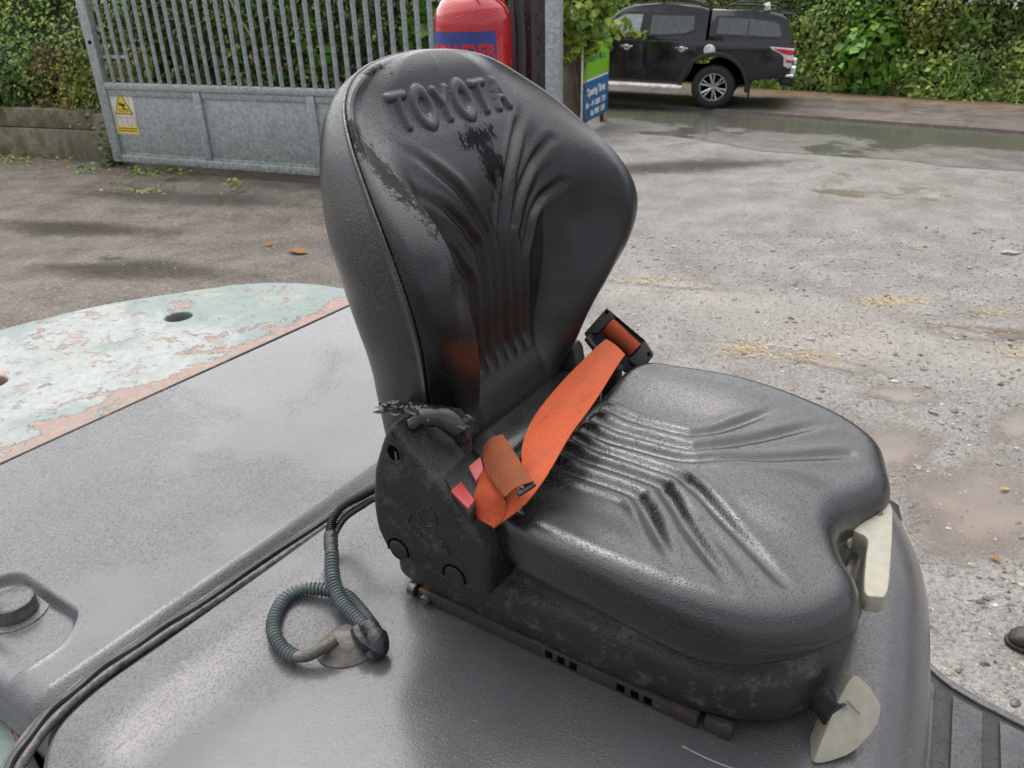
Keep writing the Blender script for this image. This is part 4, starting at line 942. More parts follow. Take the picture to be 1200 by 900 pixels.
# floor plate with ribbed rubber mat
rim = catmull([(.55, .73), (.62, .66), (.693, .594), (.725, .563), (.753, .545), (.785, .533), (.815, .524), (.856, .516), (.893, .509), (1.0, .50), (1.25, .495)], 5)
inn = rim - np.array([[0, .026]])
mb = MB(); mb.prism([tuple(p) for p in rim] + [(1.25, -.75), (.55, -.75)], .10, Matrix.Translation((0, 0, -.555)), .004); mb.build('floor_plate', M['rubber'], fork)
mb = MB(); mb.prism([tuple(p) for p in rim] + [tuple(p) for p in (rim - np.array([[0, .02]]))[::-1]], .022, Matrix.Translation((0, 0, -.470)), .004); mb.build('floor_rim', M['capmat'], fork)
dirv = Vector((-.10, .995)).normalized()
for k in range(7):
    x0 = .777 + k * .0835; a = Vector((x0, .40)); wd = .054 if k != 0 else .054
    yt = np.interp(x0, inn[:, 0], inn[:, 1]) - .012
    P1 = a + dirv * ((yt - .40) / dirv.y); P2 = a - dirv * 1.1; sx = Vector((wd, 0))
    yt2 = np.interp(x0 + wd, inn[:, 0], inn[:, 1]) - .012; P1b = a + sx + dirv * ((yt2 - .40) / dirv.y)
    mb = MB(); mb.prism([tuple(P1), tuple(P1b), tuple(P2 + sx), tuple(P2)][::-1], .008, Matrix.Translation((0, 0, -.4548)), .002); mb.build('mat_rib', M['matrub'], fork)
a = Vector((.70, .40)); mb = MB(); P1 = a + dirv * .13; mb.prism([tuple(P1), tuple(P1 + Vector((.046, -.02))), tuple(a - dirv * 1.1 + Vector((.046, 0))), tuple(a - dirv * 1.1)][::-1], .008, Matrix.Translation((0, 0, -.4548)), .002); mb.build('mat_rib', M['matrub'], fork)

# wiring: corrugated conduits and their rubber grommet
def corrugated(pts, r, pitch=.0066, amp=.17, n=10):
    p = catmull(pts, 24); s = np.concatenate([[0], np.cumsum(np.linalg.norm(np.diff(p, axis=0), axis=1))]); u = np.arange(0, s[-1], pitch / 6)
    q = np.stack([np.interp(u, s, p[:, i]) for i in range(3)], 1); rr = r * (1 + amp * np.clip(np.sin(u / pitch * 2 * np.pi) * 1.6, -1, 1))
    mb = MB(); mb.tube(q, list(rr), n); return mb
H1 = [(-.02, -.10, .12), (-.08, -.118, .118), (-.142, -.141, .11), (-.176, -.16, .09), (-.196, -.183, .075), (-.197, -.208, .06), (-.183, -.228, .05)]
H1b = [(-.02, -.11, .10), (-.08, -.13, .105), (-.135, -.15, .10), (-.17, -.164, .075), (-.187, -.185, .06), (-.188, -.204, .05), (-.18, -.224, .045)]
corrugated(H1, .0072, .0045).build('conduit', M['wire'], fork); mb = MB(); mb.tube(catmull(H1b, 6), .0062, 8); mb.build('cable', M['wire'], fork)
mb = MB(); mb.tube(catmull([(-.186, -.223, .05), (-.176, -.234, .047), (-.167, -.243, .045), (-.153, -.256, .04)], 5), [.011, .0122, .0112, .0125, .0115, .0108, .012, .0125, .0112, .0118, .0125, .012, .0112, .012, .0118, .0105], 10); mb.build('tape_wrap', M['tape'], fork)
corrugated([(-.155, -.254, .04), (-.133, -.277, .034), (-.102, -.302, .028), (-.064, -.321, .026), (-.026, -.334, .028), (.005, -.342, .03), (.021, -.345, .03)], .0105).build('conduit', M['hose'], fork)
corrugated([(.0, -.329, .022), (-.054, -.304, .014), (-.093, -.294, .014), (-.129, -.302, .014), (-.158, -.32, .014), (-.167, -.35, .014), (-.152, -.384, .014), (-.126, -.410, .014), (-.09, -.425, .013), (-.059, -.427, .014)], .0095).build('conduit', M['hose'], fork)
mb = MB(); mb.tube(catmull([(-.062, -.427, .014), (-.045, -.418, .017), (-.035, -.405, .022), (-.025, -.38, .028)], 5), .0085, 10); mb.build('sleeve', M['gromm'], fork)
mb = MB(); mb.lathe([(0, .026), (.018, .025), (.028, .018), (.034, .008), (.042, .002), (.042, -.01)], 32, Matrix.Translation((-.022, -.362, 0)) @ Matrix.Scale(1.12, 4, (.5, .8, 0))); mb.build('grommet', M['gromm'], fork)
mb = MB(); mb.tube(catmull([(.0, -.338, .034), (.018, -.343, .03), (.030, -.352, .018), (.026, -.362, .006)], 5), [.013] * 6 + [.017] * 6 + [.012] * 4, 10); mb.tube(catmull([(-.01, -.35, .03), (.01, -.36, .026), (.028, -.35, .012)], 4), .011, 8); mb.build('tape_wrap', M['tape'], fork)

# fire extinguisher strapped to the guard leg
EX = FO + Matrix.Rotation(FROT, 3, 'Z') @ Vector((-.515, .70, 0))
ext = thing('fire_extinguisher', 'red fire extinguisher with blue label strapped behind the backrest', 'extinguisher', (EX.x, EX.y, FO.z), FROT)
mb = MB(); mb.lathe([(0, .30), (.06, .30), (.085, .315), (.0905, .34), (.0905, .785), (.089, .80), (.083, .818), (.071, .834), (.055, .846), (.040, .853), (.032, .860), (.030, .88), (0, .88)], 56); mb.build('cylinder', M['red'], ext)
mb = MB(); mb.lathe([(0, .878), (.024, .878), (.024, .93), (.018, .94), (0, .94)], 20); mb.tube([(-.01, 0, .935), (.05, -.03, .95), (.12, -.06, .945)], .009, 8); mb.build('valve', M['trim'], ext)
mb = MB(); mb.tube(catmull([(.02, .01, .92), (.07, .05, .90), (.10, .05, .75), (.098, .03, .45)], 6), .011, 8); mb.build('hose', M['rubber'], ext)
def cyl_patch(name, a0, a1, z0, z1, r, mat):
    a = np.radians(np.linspace(a0, a1, 30)); z = np.array([z0, z1]); A, Z = np.meshgrid(a, z, indexing='ij'); Vv = []
    for rr in (r, r - .0012): Vv.append(np.stack([rr * np.cos(A), rr * np.sin(A), Z], -1).reshape(-1, 3))
    F_ = grid_faces(30, 2); return from_np(name, np.concatenate(Vv), np.concatenate([F_, F_[:, ::-1] + 60]), mat, ext, True)
cyl_patch('label', -165, -20, .50, .772, .0916, M['blue'])
def cyl_text(body, size, adeg, z, r, mat, sx=1., bold=.001):
    me = text_mesh(body, size, .0003, sx=sx, bold=bold); n = len(me.vertices); v = np.empty(n * 3, np.float32); me.vertices.foreach_get('co', v); v = v.reshape(-1, 3)
    a = np.radians(adeg) + v[:, 0] / r; rr = r + v[:, 2]; q = np.stack([rr * np.cos(a), rr * np.sin(a), z + v[:, 1]], 1).astype(np.float32)
    me.vertices.foreach_set('co', q.ravel()); me.update(); return link('lettering', me, mat, ext, False)
cyl_text('POWDER', .042, -74, .728, .0925, M['redtext'], .95, .0018)
mb = MB(); mb.lathe([(.091, .60), (.0935, .60), (.0935, .63), (.091, .63)], 48); mb.box((-.03, .088, .585), (.03, .145, .645), .006); mb.build('strap', M['trim'], ext)
# ------------------------------------------------------------------ seat
seat = fork                                   # the seat is bolted to the deck: its pieces are parts of the truck
REC = R_(15); BX, BZ = .10, .22
def back_to_seat(y, v, n):
    return np.stack([BX + n * math.cos(REC) - v * math.sin(REC), y, BZ + n * math.sin(REC) + v * math.cos(REC)], -1)
WT = [(.015, .165), (.03, .174), (.05, .181), (.10, .194), (.15, .214), (.20, .242), (.25, .268), (.30, .282), (.35, .283), (.40, .275), (.45, .257), (.50, .232), (.545, .196), (.575, .155), (.592, .108), (.601, .05)]
right = catmull([(b, a) for a, b in WT], 6)
farr = right + np.stack([.015 * np.exp(-((right[:, 1] - .31) / .075) ** 2) - .010 * np.exp(-((right[:, 1] - .13) / .06) ** 2), 0 * right[:, 0]], 1)
outl = np.concatenate([[(0., .012), (.08, .012), (.14, .0125)], farr, [(0, .604)], right[::-1] * [-1, 1], [(-.14, .0125), (-.08, .012)]])
NS = [(0, -.085), (.05, -.068), (.10, -.043), (.15, -.011), (.20, .026), (.25, .058), (.30, .073), (.35, .071), (.40, .058), (.45, .035), (.50, .007), (.55, -.025), (.60, -.050), (.65, -.07)]
NR = [(0, -.07), (.05, -.04), (.10, .0), (.15, .033), (.20, .066), (.25, .094), (.30, .107), (.35, .102), (.40, .078), (.45, .036), (.50, -.002), (.55, -.032), (.60, -.035), (.65, -.05)]
NC = [(0, -.03), (.04, -.033), (.09, -.039), (.13, -.043), (.18, -.034), (.23, -.020), (.30, -.004), (.36, .004), (.42, .006), (.48, -.004), (.53, -.016), (.58, -.022), (.61, -.03), (.65, -.04)]
INS_ = [(0, .045), (.2, .06), (.35, .062), (.45, .05), (.5, .038), (.55, .03), (.65, .028)]
LET = {'T': [[(-.5, .5), (.5, .5)], [(0, .5), (0, -.5)]], 'Y': [[(-.5, .5), (0, -.02)], [(.5, .5), (0, -.02)], [(0, -.02), (0, -.5)]], 'A': [[(-.5, -.5), (0, .5)], [(.5, -.5), (0, .5)], [(-.28, -.12), (.28, -.12)]]}
def emboss(y, v):
    h = np.zeros_like(y); LW, LH, gap = .0275, .041, .0450; s = 'TOYOTA'
    for i, ch in enumerate(s):
        cx = (i - 2.5) * gap + .004; cz = .524 - .0007 * (i - 2.5)
        if ch == 'O':
            r0 = np.hypot((y - cx) / (LW * .56), (v - cz) / (LH * .54)); d = np.abs(r0 - 1) * LW * .5
        else:
            d = np.full_like(y, 1e3)
            for p in LET[ch]: d = np.minimum(d, seg_dist(y, v, [(cx + a * LW, cz + b * LH) for a, b in p]))
        h = np.maximum(h, np.sqrt(np.clip(1 - (d / .0066) ** 2, 0, 1)))
    return h
RIBS = [[(.0135, .12), (.014, .30), (.026, .350), (.060, .405), (.112, .457), (.165, .502)], [(.040, .125), (.042, .30), (.056, .338), (.096, .385), (.176, .437)], [(.066, .135), (.069, .262), (.088, .304), (.112, .338), (.170, .368)]]
RIBS = [catmull(p, 8) for p in RIBS]
def wf(v): return np.interp(v, right[:, 1], right[:, 0])
def front(y, v, d):
    a = np.abs(y); ar = np.maximum(wf(v) - sinterp(INS_, v), .02)
    nc, nr = sinterp(NC, v), sinterp(NR, v)
    t = np.clip((a - ar * .67) / (ar * .33), 0, 1.); tf = np.clip((a - ar * .60) / (ar * .52), 0, 1.); k = np.where(y < 0, .6 * t ** 1.5 + .4 * t * t * (3 - 2 * t), tf * tf * (3 - 2 * tf))
    n = nc + (nr - nc) * k
    # palm hollows in the upper wings
    n -= np.where(y > 0, .020, .006) * np.exp(-((a - .205) / .030) ** 4 - ((v - .305) / .062) ** 2)
    # raised outer panel of the centre with fanned ribs
    for i, p in enumerate(RIBS):
        dd = seg_dist(a, v, p); fade = sstep(.12, .16, v) * (1 - sstep(.13, .20, a) * .8) * (1 - .9 * sstep(.45, .50, v))
        fade = fade * np.where(y < 0, 1 - .8 * sstep(.07, .13, a), 1.); n -= fade * np.where(y < 0, .0055, .0072) * np.exp(-(dd / .0068) ** 2); n += fade * .0028 * np.exp(-((dd - .0135) / .0075) ** 2)
    # pocket edge where the ribs stop
    n += .006 * sstep(.16, .10, v) * sstep(.13, .08, a) * sstep(.03, .07, v)
    # backrest head pad step, then the embossed name
    n += .0064 * emboss(y, v) - .0022 * np.exp(-(((v - .524) / .034) ** 4)) * sstep(.16, .13, np.abs(y - .004))
    return n
def build_back():
    c = (0., .33); na, nr = 720, 230
    def shape(nfun, side, ring):
        O_ = outl; s = np.concatenate([[0], np.cumsum(np.hypot(*np.diff(np.concatenate([O_, O_[:1]]), axis=0).T))]); u = np.linspace(0, s[-1], na, endpoint=False)
        PP = np.concatenate([O_, O_[:1]]); E_ = np.stack([np.interp(u, s, PP[:, 0]), np.interp(u, s, PP[:, 1])], 1)
        for _ in range(6): E_ = (np.roll(E_, 1, 0) + 2 * E_ + np.roll(E_, -1, 0)) / 4
        k_ = nr if side > 0 else 60
        q = np.sin(np.pi / 2 * np.linspace(0, 1, k_ + 1)) ** .8; q[0] = .003
        Y = c[0] + q[:, None] * (E_[None, :, 0] - c[0]); Vv = c[1] + q[:, None] * (E_[None, :, 1] - c[1])
        d = seg_dist(Y, Vv, np.concatenate([E_, E_[:1]])); d[-1] = 0
        ns = sinterp(NS, Vv)
        if side > 0:
            T = nfun(Y, Vv, d); Rf = sinterp([(0, .05), (.2, .066), (.35, .069), (.45, .058), (.55, .042), (.65, .038)], Vv); Rf = Rf * np.where(Y > 0, 1.25, 1.); t = np.clip(d / Rf, 0, 1); k = np.sqrt(np.clip(1 - (1 - t) ** 2.2, 0, 1)); n = ns + .010 * np.minimum(d / .006, 1) ** .5 * (1 - k) + (T - ns) * k
        else:
            dep = sinterp([(0, .095), (.05, .112), (.15, .126), (.2, .128), (.3, .135), (.4, .132), (.47, .112), (.53, .085), (.57, .066), (.65, .05)], Vv)
            rb = sinterp([(0, .04), (.2, .045), (.35, .06), (.5, .07), (.65, .07)], Vv); t = np.clip(d / rb, 0, 1); n = ns - .011 - dep * (1 - (1 - t) ** 3.2) ** .5
        V = back_to_seat(Y, Vv, n)
        if ring:                                     # tucked rim that makes the seam
            e = np.roll(E_, -1, 0) - np.roll(E_, 1, 0); nm = np.stack([e[:, 1], -e[:, 0]], 1); nm /= np.linalg.norm(nm, axis=1)[:, None]
            if side < 0: nm = nm
            rr = []
            n0 = n[-1]
            for dn, out in ring:
                rr.append(back_to_seat(E_[:, 0] + nm[:, 0] * out, E_[:, 1] + nm[:, 1] * out, n0 + dn))
            V = np.concatenate([V, np.stack(rr)], 0)
        m = V.shape[0]; i = np.arange(m - 1)[:, None]; j = np.arange(na)[None]; j2 = (j + 1) % na
        F = np.stack([i * na + j, (i + 1) * na + j, (i + 1) * na + j2, i * na + j2], -1).reshape(-1, 4)
        return V.reshape(-1, 3), F
    V, F = shape(front, 1, [(-.003, .0005), (-.007, -.003), (-.011, -.010), (-.012, -.03)])
    from_np('backrest', V, F, M['vinyl_back'], seat, True)
    V, F = shape(None, -1, [(.002, .0025), (.0045, .002), (.005, -.002), (.003, -.007), (-.003, -.012), (-.004, -.03)])
    from_np('back_shell', V, F, M['vinyl_bead'], seat, True, flip=True)
M['vinyl_bead'] = vinyl_mat('beaded_black_shell', .05, 1.8)
build_back()

# cushion
cpts = [(.135, 0), (.135, .15), (.145, .225), (.185, .272), (.26, .292), (.36, .298), (.45, .293), (.525, .272), (.580, .225), (.611, .168), (.616, .130), (.606, .094), (.585, .062), (.570, .030), (.565, 0)]
half = catmull(cpts, 8)
cout = np.concatenate([half - np.stack([.016 * sstep(.56, .61, half[:, 0]), 0 * half[:, 0]], 1), half[::-1][1:-1] * [1, -.94]])
CR = [catmull([(.165, .094), (.29, .094), (.325, .110), (.36, .150), (.43, .245)], 8), catmull([(.17, .052), (.312, .055), (.345, .072), (.385, .112), (.49, .225)], 8), catmull([(.17, .014), (.322, .020), (.365, .038), (.41, .070), (.535, .165)], 8)]
nzc = vnoise(203, 8, 6., 14.)
def ctop(X, Y, d):
    a = np.abs(Y + .006); z = .236 + .0008 * nzc(X, Y)
    z += (.024 - .016 * sstep(.3, .58, X)) * sstep(.12, .25, a) - .008 * sstep(.46, .60, X) + .012 * sstep(.22, .14, X)
    z += .010 * sstep(.30, .42, X) * sstep(.10, .02, a) * sstep(.60, .5, X)          # central swell in front of the ribs
    for p in CR:
        dd = seg_dist(X, a, p); f = sstep(.15, .19, X) * (1 - .9 * sstep(.165, .235, a)) * (1 - .8 * sstep(.47, .58, X))
        z -= f * np.where(Y < 0, 1 - .35 * sstep(.09, .13, a), 1.) * .0046 * np.exp(-(dd / .0095) ** 2); z += f * .0026 * np.exp(-((dd - .017) / .010) ** 2)
    return z
V, F = pillow(cout, ctop, lambda X, Y: .029 + .012 * sstep(.3, .5, X), (.36, 0.), 720, 170, [(-.012, .0012), (-.030, .0015), (-.046, -.002), (-.056, -.010), (-.060, -.02), (-.062, -.05)], .8, lambda x: 1 - .62 * sstep(.46, .60, x))
from_np('seat_cushion', V, F, M['vinyl'], seat, True)

# suspension base and its rails
bo = smooth_outline([(-.075, .0), (-.07, .15), (-.03, .19), (.1, .2), (.4, .2), (.53, .185), (.595, .12), (.605, .0), (.598, -.10), (.565, -.175), (.50, -.215), (.40, -.228), (.1, -.228), (-.02, -.222), (-.058, -.19), (-.075, -.12)], 8)
def lofted(rings):
    c = np.array([.26, -.01]); V = []
    na = 220; PP = np.concatenate([bo, bo[:1]]); s = np.concatenate([[0], np.cumsum(np.hypot(*np.diff(PP, axis=0).T))]); u = np.linspace(0, s[-1], na, endpoint=False); E_ = np.stack([np.interp(u, s, PP[:, 0]), np.interp(u, s, PP[:, 1])], 1)
    e = np.roll(E_, -1, 0) - np.roll(E_, 1, 0); nm = np.stack([e[:, 1], -e[:, 0]], 1); nm /= np.linalg.norm(nm, axis=1)[:, None]
    if ((E_ - c) * nm).sum() < 0: nm = -nm
    nb = vnoise(205, 8, 8, 30)
    for z, o in rings:
        Q = E_ + nm * o; V.append(np.concatenate([Q + nm * (.0012 * nb(Q[:, 0] * 2, Q[:, 1] * 2 + z * 9))[:, None], np.full((na, 1), z)], 1))
    V = np.array(V); m = len(rings); i = np.arange(m - 1)[:, None]; j = np.arange(na)[None]; j2 = (j + 1) % na
    F = np.stack([i * na + j, i * na + j2, (i + 1) * na + j2, (i + 1) * na + j], -1).reshape(-1, 4); return V.reshape(-1, 3), F
V, F = lofted([(.0255, -.05), (.0255, -.006), (.031, 0), (.055, .001), (.080, .0), (.092, -.003), (.099, -.009), (.104, -.016), (.112, -.020), (.135, -.022), (.16, -.03), (.20, -.05)])
from_np('suspension_base', V, F, M['base_plastic'], seat, True)
for s in (-1, 1):
    y0, y1 = (-.2295, -.207) if s < 0 else (.15, .172)
    mb = MB(); mb.box((.005, y0, .001), (.468, y1, .0235), .002); rl = mb.build('mounting_rail', M['rust'], seat)
    mb = MB(); mb.box((.476, y0 + .004, .001), (.512, y1 - .004, .0235), .003); mb.build('rail_end', M['rust'], rl)
    if s < 0:
        for x in (.246, .266, .286, .360, .381, .400):
            mb = MB(); mb.box((x - .0065, y0 - .0006, .006), (x + .0055, y0 + .006, .019), .0005); mb.build('slot', M['void'], rl)
        mb = MB(); mb.lathe([(0, .008), (.007, .008), (.009, .004), (.009, 0)], 8, Matrix.Translation((.022, y0, .012)) @ Matrix.Rotation(R_(90), 4, 'X')); mb.tube([(.0, y0 + .004, .016), (-.012, y0 + .004, .016)], .012, 10); mb.build('bolt', M['bolt'], rl)

# recliner cover on the near side
def prism_xz(pts, y0, y1, bev): mb = MB(); mb.prism(pts, y1 - y0, Matrix.Translation((0, y1, 0)) @ Matrix.Rotation(R_(90), 4, 'X'), bev); return mb
def loft_cover():
    P0 = [(.041, .361), (.049, .346), (.063, .332), (.108, .294), (.152, .255), (.180, .211), (.188, .172), (.186, .131), (.113, .128), (.005, .135), (-.013, .172), (-.014, .214), (-.004, .275), (.017, .326), (.031, .352)]
    Q0 = np.array(P0 + P0[:1]); s_ = np.concatenate([[0], np.cumsum(np.hypot(*np.diff(Q0, axis=0).T))]); u = np.linspace(0, s_[-1], 140, endpoint=False)
    outer = np.stack([np.interp(u, s_, Q0[:, 0]), np.interp(u, s_, Q0[:, 1])], 1)
    for _ in range(5): outer = (np.roll(outer, 1, 0) + 2 * outer + np.roll(outer, -1, 0)) / 4
    c = outer.mean(0); e = np.roll(outer, -1, 0) - np.roll(outer, 1, 0); nm = np.stack([e[:, 1], -e[:, 0]], 1); nm /= np.linalg.norm(nm, axis=1)[:, None]
    if ((outer - c) * nm).sum() < 0: nm = -nm
    diag = (sstep(.0, .5, nm[:, 0]) * sstep(-.2, .4, nm[:, 1]))[:, None]
    rings = []
    for y, o_, dx in ((-.286, -.05, 0), (-.2862, -.02, 0), (-.2855, -.009, 0), (-.2845, -.0045, 0), (-.2815, -.0012, 0), (-.277, 0, 0), (-.25, .002, .5), (-.228, .002, 1.), (-.222, -.004, 1.), (-.222, -.03, 1.)):
        q = outer + nm * o_ if o_ > -.02 else c + (outer - c) * (1 + o_ * 8); q = q + diag * dx * [.010, .006]; rings.append(np.stack([q[:, 0], np.full(len(q), y), q[:, 1]], 1))
    first = rings[0].copy(); first[:] = [c[0], -.286, c[1]]; rings = [first * .999 + rings[0] * .001] + rings
    V = np.array(rings); m, na = V.shape[:2]; i = np.arange(m - 1)[:, None]; j = np.arange(na)[None]; j2 = (j + 1) % na
    F = np.stack([i * na + j, i * na + j2, (i + 1) * na + j2, (i + 1) * na + j], -1).reshape(-1, 4); return V.reshape(-1, 3), F
V, F = loft_cover(); sc_ = from_np('recliner_cover', V, F, M['plastic'], seat, True); sc_.data.set_sharp_from_angle(angle=R_(60))
bm_ = bmesh.new(); bm_.from_mesh(sc_.data); bmesh.ops.recalc_face_normals(bm_, faces=bm_.faces[:]); bm_.to_mesh(sc_.data); bm_.free()
def ydisc(name, x, z, y, r, h, mat, par, sx=1., n=28, ring=False):
    mb = MB(); Q = Matrix.Translation((x, y, z)) @ Matrix.Rotation(R_(90), 4, 'X') @ Matrix.Scale(sx, 4, (1, 0, 0))
    if ring: mb.lathe([(r, 0), (r, h), (r * .82, h), (r * .82, 0)], n, Q)
    else: mb.lathe([(0, h), (r * .85, h), (r, h * .5), (r, 0)], n, Q)
    return mb.build(name, mat, par)
ydisc('pivot_hole', .040, .316, -.2858, .0125, .0012, M['void'], sc_, .85); ydisc('hole_rim', .040, .316, -.2855, .0155, .0022, M['plastic'], sc_, .85, ring=True)
mb = MB(); mb.tube([(.044, -.2872, .306), (.044, -.2872, .320)], .0018, 6); mb.build('spring_end', M['bolt'], sc_)
for x, z in ((.028, .148), (.128, .144)):
    mb = MB(); mb.tube([(x + .019 * math.cos(a * math.pi / 12), -.2864, z + .019 * math.sin(a * math.pi / 12)) for a in range(-1, 14)], .0014, 6); mb.build('cap_rim', M['void'], sc_); ydisc('cover_cap', x, z, -.2858, .0165, .0022, M['plastic'], sc_)
mb = MB()
for p in ([(.075, .235), (.095, .245), (.105, .228), (.088, .214), (.072, .222)], [(.06, .222), (.052, .205), (.07, .19), (.075, .20)], [(.098, .205), (.112, .198), (.108, .186)], [(.118, .192), (.122, .178)], [(.05, .235), (.055, .24)]):
    mb.tube([(x, -.2868, z) for x, z in catmull(p, 5)], .0011, 5)
mb.build('moulded_mark', M['plastic'], sc_)
# torn bellows at the hinge
mb = MB(); mb.tube(catmull([(.055, -.262, .352), (.085, -.25, .370), (.105, -.235, .352), (.112, -.225, .325)], 6), [.010] * 4 + [.016] * 10 + [.011] * 5, 10)
mb.build('hinge_roll', M['vinyl_worn'], seat)
mb = MB(); rr_ = np.random.default_rng(5)
for i in range(80):
    a = rr_.uniform(0, 1); p = np.array([.030 + .085 * a, -.277 + .05 * a + rr_.uniform(-.012, .012), .380 - .02 * a + rr_.uniform(-.006, .007)])
    L_ = rr_.uniform(.008, .026); th = rr_.uniform(-.9, .9) + (math.pi if rr_.uniform() < .35 else 0); d = np.array([math.cos(th), math.sin(th) * .5, rr_.uniform(-.35, .2)]) * L_; s_ = rr_.uniform(.0012, .0035)
    sd_ = np.cross(d, [0, -.6, .8]); sd_ /= np.linalg.norm(sd_) + 1e-9; cu_ = np.array([0, 0, rr_.uniform(-.004, .005)])
    q = [p - sd_ * s_, p + sd_ * s_, p + d * .5 + cu_ - sd_ * s_ * .9, p + d * .5 + cu_ + sd_ * s_ * .8, p + d - sd_ * s_ * .3, p + d + sd_ * s_ * .2]
    vs = [mb.bm.verts.new(tuple(x)) for x in q]; mb.bm.faces.new((vs[0], vs[1], vs[3], vs[2])); mb.bm.faces.new((vs[2], vs[3], vs[5], vs[4]))
for i in range(10):
    p = np.array([.042 + rr_.uniform(-.01, .02), -.275 + rr_.uniform(-.006, .01), .382 + rr_.uniform(-.008, .006)]); mb.tube(catmull([p, p + [-.008, -.004, rr_.uniform(-.006, .004)], p + [rr_.uniform(-.030, -.012), -.006, rr_.uniform(-.016, .0)]], 3), .0013, 4)
o = mb.build('torn_vinyl', M['vinyl_worn'], seat); o['kind'] = 'stuff'
mb = MB(); mb.box((.02, -.235, .10), (.10, -.165, .36), .02, rot=Matrix.Rotation(-.2, 3, 'Y')); mb.build('hinge_bracket', M['rubber'], seat); mb = MB(); mb.box((.0, .165, .10), (.08, .21, .30), .02, rot=Matrix.Rotation(-.2, 3, 'Y')); mb.build('hinge_bracket', M['rubber'], seat)
mb = MB(); mb.box((-.01, -.165, .12), (.13, .165, .262), .03, seg=3); mb.build('rear_boot', M['vinyl_worn'], seat)

# lap belt --------------------------------------------------------
def ribbon(name, Lp, Rp, th, mat, par, n=8, cup=.0):
    A = catmull(Lp, n); B = catmull(Rp, n); m = min(len(A), len(B)); A, B = A[:m], B[:m]
    ks = np.linspace(0, 1, 7); S0 = A[:, None] * (1 - ks)[None, :, None] + B[:, None] * ks[None, :, None]
    t = np.gradient(S0, axis=0); s = np.gradient(S0, axis=1); nn = np.cross(t, s); nn /= np.linalg.norm(nn, axis=2)[..., None] + 1e-9
    S0 = S0 + nn * (cup * np.sin(ks * np.pi))[None, :, None]
    top = S0 + nn * th / 2; bot = S0 - nn * th / 2
    ring = np.concatenate([top, bot[:, ::-1]], 1); na = ring.shape[1]; V = ring.reshape(-1, 3)
    i = np.arange(m - 1)[:, None]; j = np.arange(na)[None]; j2 = (j + 1) % na
    F = np.stack([i * na + j, i * na + j2, (i + 1) * na + j2, (i + 1) * na + j], -1).reshape(-1, 4)
    o = from_np(name, V, F, mat, par, True); b = bmesh.new(); b.from_mesh(o.data); 
    b.verts.ensure_lookup_table(); b.faces.new([b.verts[k] for k in range(na)]); b.faces.new([b.verts[(m - 1) * na + k] for k in range(na)][::-1])
    bmesh.ops.recalc_face_normals(b, faces=b.faces[:]); b.to_mesh(o.data); b.free(); o.data.set_sharp_from_angle(angle=R_(50)); o.data.polygons.foreach_set('use_smooth', [True] * len(o.data.polygons)); return o
bl = [(.106, .201, .31), (.104, .172, .308), (.113, .039, .302), (.134, -.079, .302), (.163, -.160, .303), (.195, -.216, .298), (.203, -.266, .285), (.176, -.289, .265)]
br = [(.157, .170, .305), (.165, .123, .304), (.189, .003, .302), (.206, -.099, .302), (.222, -.170, .301), (.231, -.220, .297), (.227, -.261, .283), (.206, -.296, .264)]
ribbon('belt_webbing', bl, br, .0022, M['belt'], seat, 10, .003)
ribbon('belt_loop', [(.151, -.238, .305), (.165, -.273, .298), (.167, -.286, .285), (.168, -.288, .274), (.176, -.289, .2655)], [(.180, -.253, .303), (.206, -.271, .294), (.212, -.277, .284), (.212, -.286, .273), (.206, -.296, .2645)], .0024, M['belt_dark'], seat, 8, .003)
ribbon('belt_end', [(.136, -.217, .315), (.157, -.243, .312), (.183, -.264, .310), (.216, -.283, .306)], [(.159, -.202, .338), (.188, -.223, .336), (.217, -.244, .332), (.240, -.255, .322)], .0026, M['belt_old'], seat, 8, .006)
mb = MB()
for i in range(26):                                                                     # stitching and frayed nap on the sewn end
    k = i / 25; A = Vector((.142, -.214, .321)).lerp(Vector((.222, -.276, .310)), k); B = Vector((.155, -.206, .333)).lerp(Vector((.236, -.262, .319)), k)
    m_ = A.lerp(B, random.uniform(.25, .45)) + Vector((0, 0, .0062 * math.sin(math.pi * k) + .004)); mb.tube([m_, m_ + Vector((random.uniform(.003, .007), random.uniform(-.002, .002), random.uniform(.001, .004)))], .0007, 4)
o = mb.build('stitching', simple('pale_thread', (.42, .25, .14), .7), seat); o['kind'] = 'stuff'
def slab(name, pts, th, mat, par, bev=.002, off=0.):
    P = [Vector(p) for p in pts]; n = Vector((0, 0, 0))
    for i in range(len(P)): n += (P[i] - P[0]).cross(P[(i + 1) % len(P)] - P[0])
    n.normalize(); camd = Vector((.685, -.956, .88)) - P[0]
    if n.dot(camd) < 0: n = -n
    c = sum(P, Vector()) / len(P); x = (P[1] - P[0]).normalized(); x = (x - n * x.dot(n)).normalized(); y = n.cross(x)
    poly = [((p - c).dot(x), (p - c).dot(y)) for p in P]
    Mx = Matrix((x, y, n)).transposed().to_4x4(); Mx.translation = c + n * (off - th)
    mb = MB(); mb.prism(poly, th, Mx, bev); return mb.build(name, mat, par, True, 35)
CAMD = Vector((.55, -.70, .60)).normalized()
def lift(pts, k): return [Vector(p) + CAMD * k for p in pts]
bk = slab('buckle', lift([(.096, -.258, .285), (.111, -.168, .305), (.156, -.190, .302), (.166, -.293, .268)], .020), .026, M['rubber'], seat, .004)
slab('release_button', lift([(.125, -.276, .277), (.129, -.258, .283), (.163, -.275, .276), (.163, -.290, .271)], .020), .008, M['redplastic'], bk, .0015, .004)
slab('pink_tab', lift([(.126, -.237, .293), (.130, -.214, .298), (.147, -.232, .293), (.150, -.254, .288)], .020), .008, simple('pink_plastic', (.42, .095, .09), .45), bk, .0015, .004)
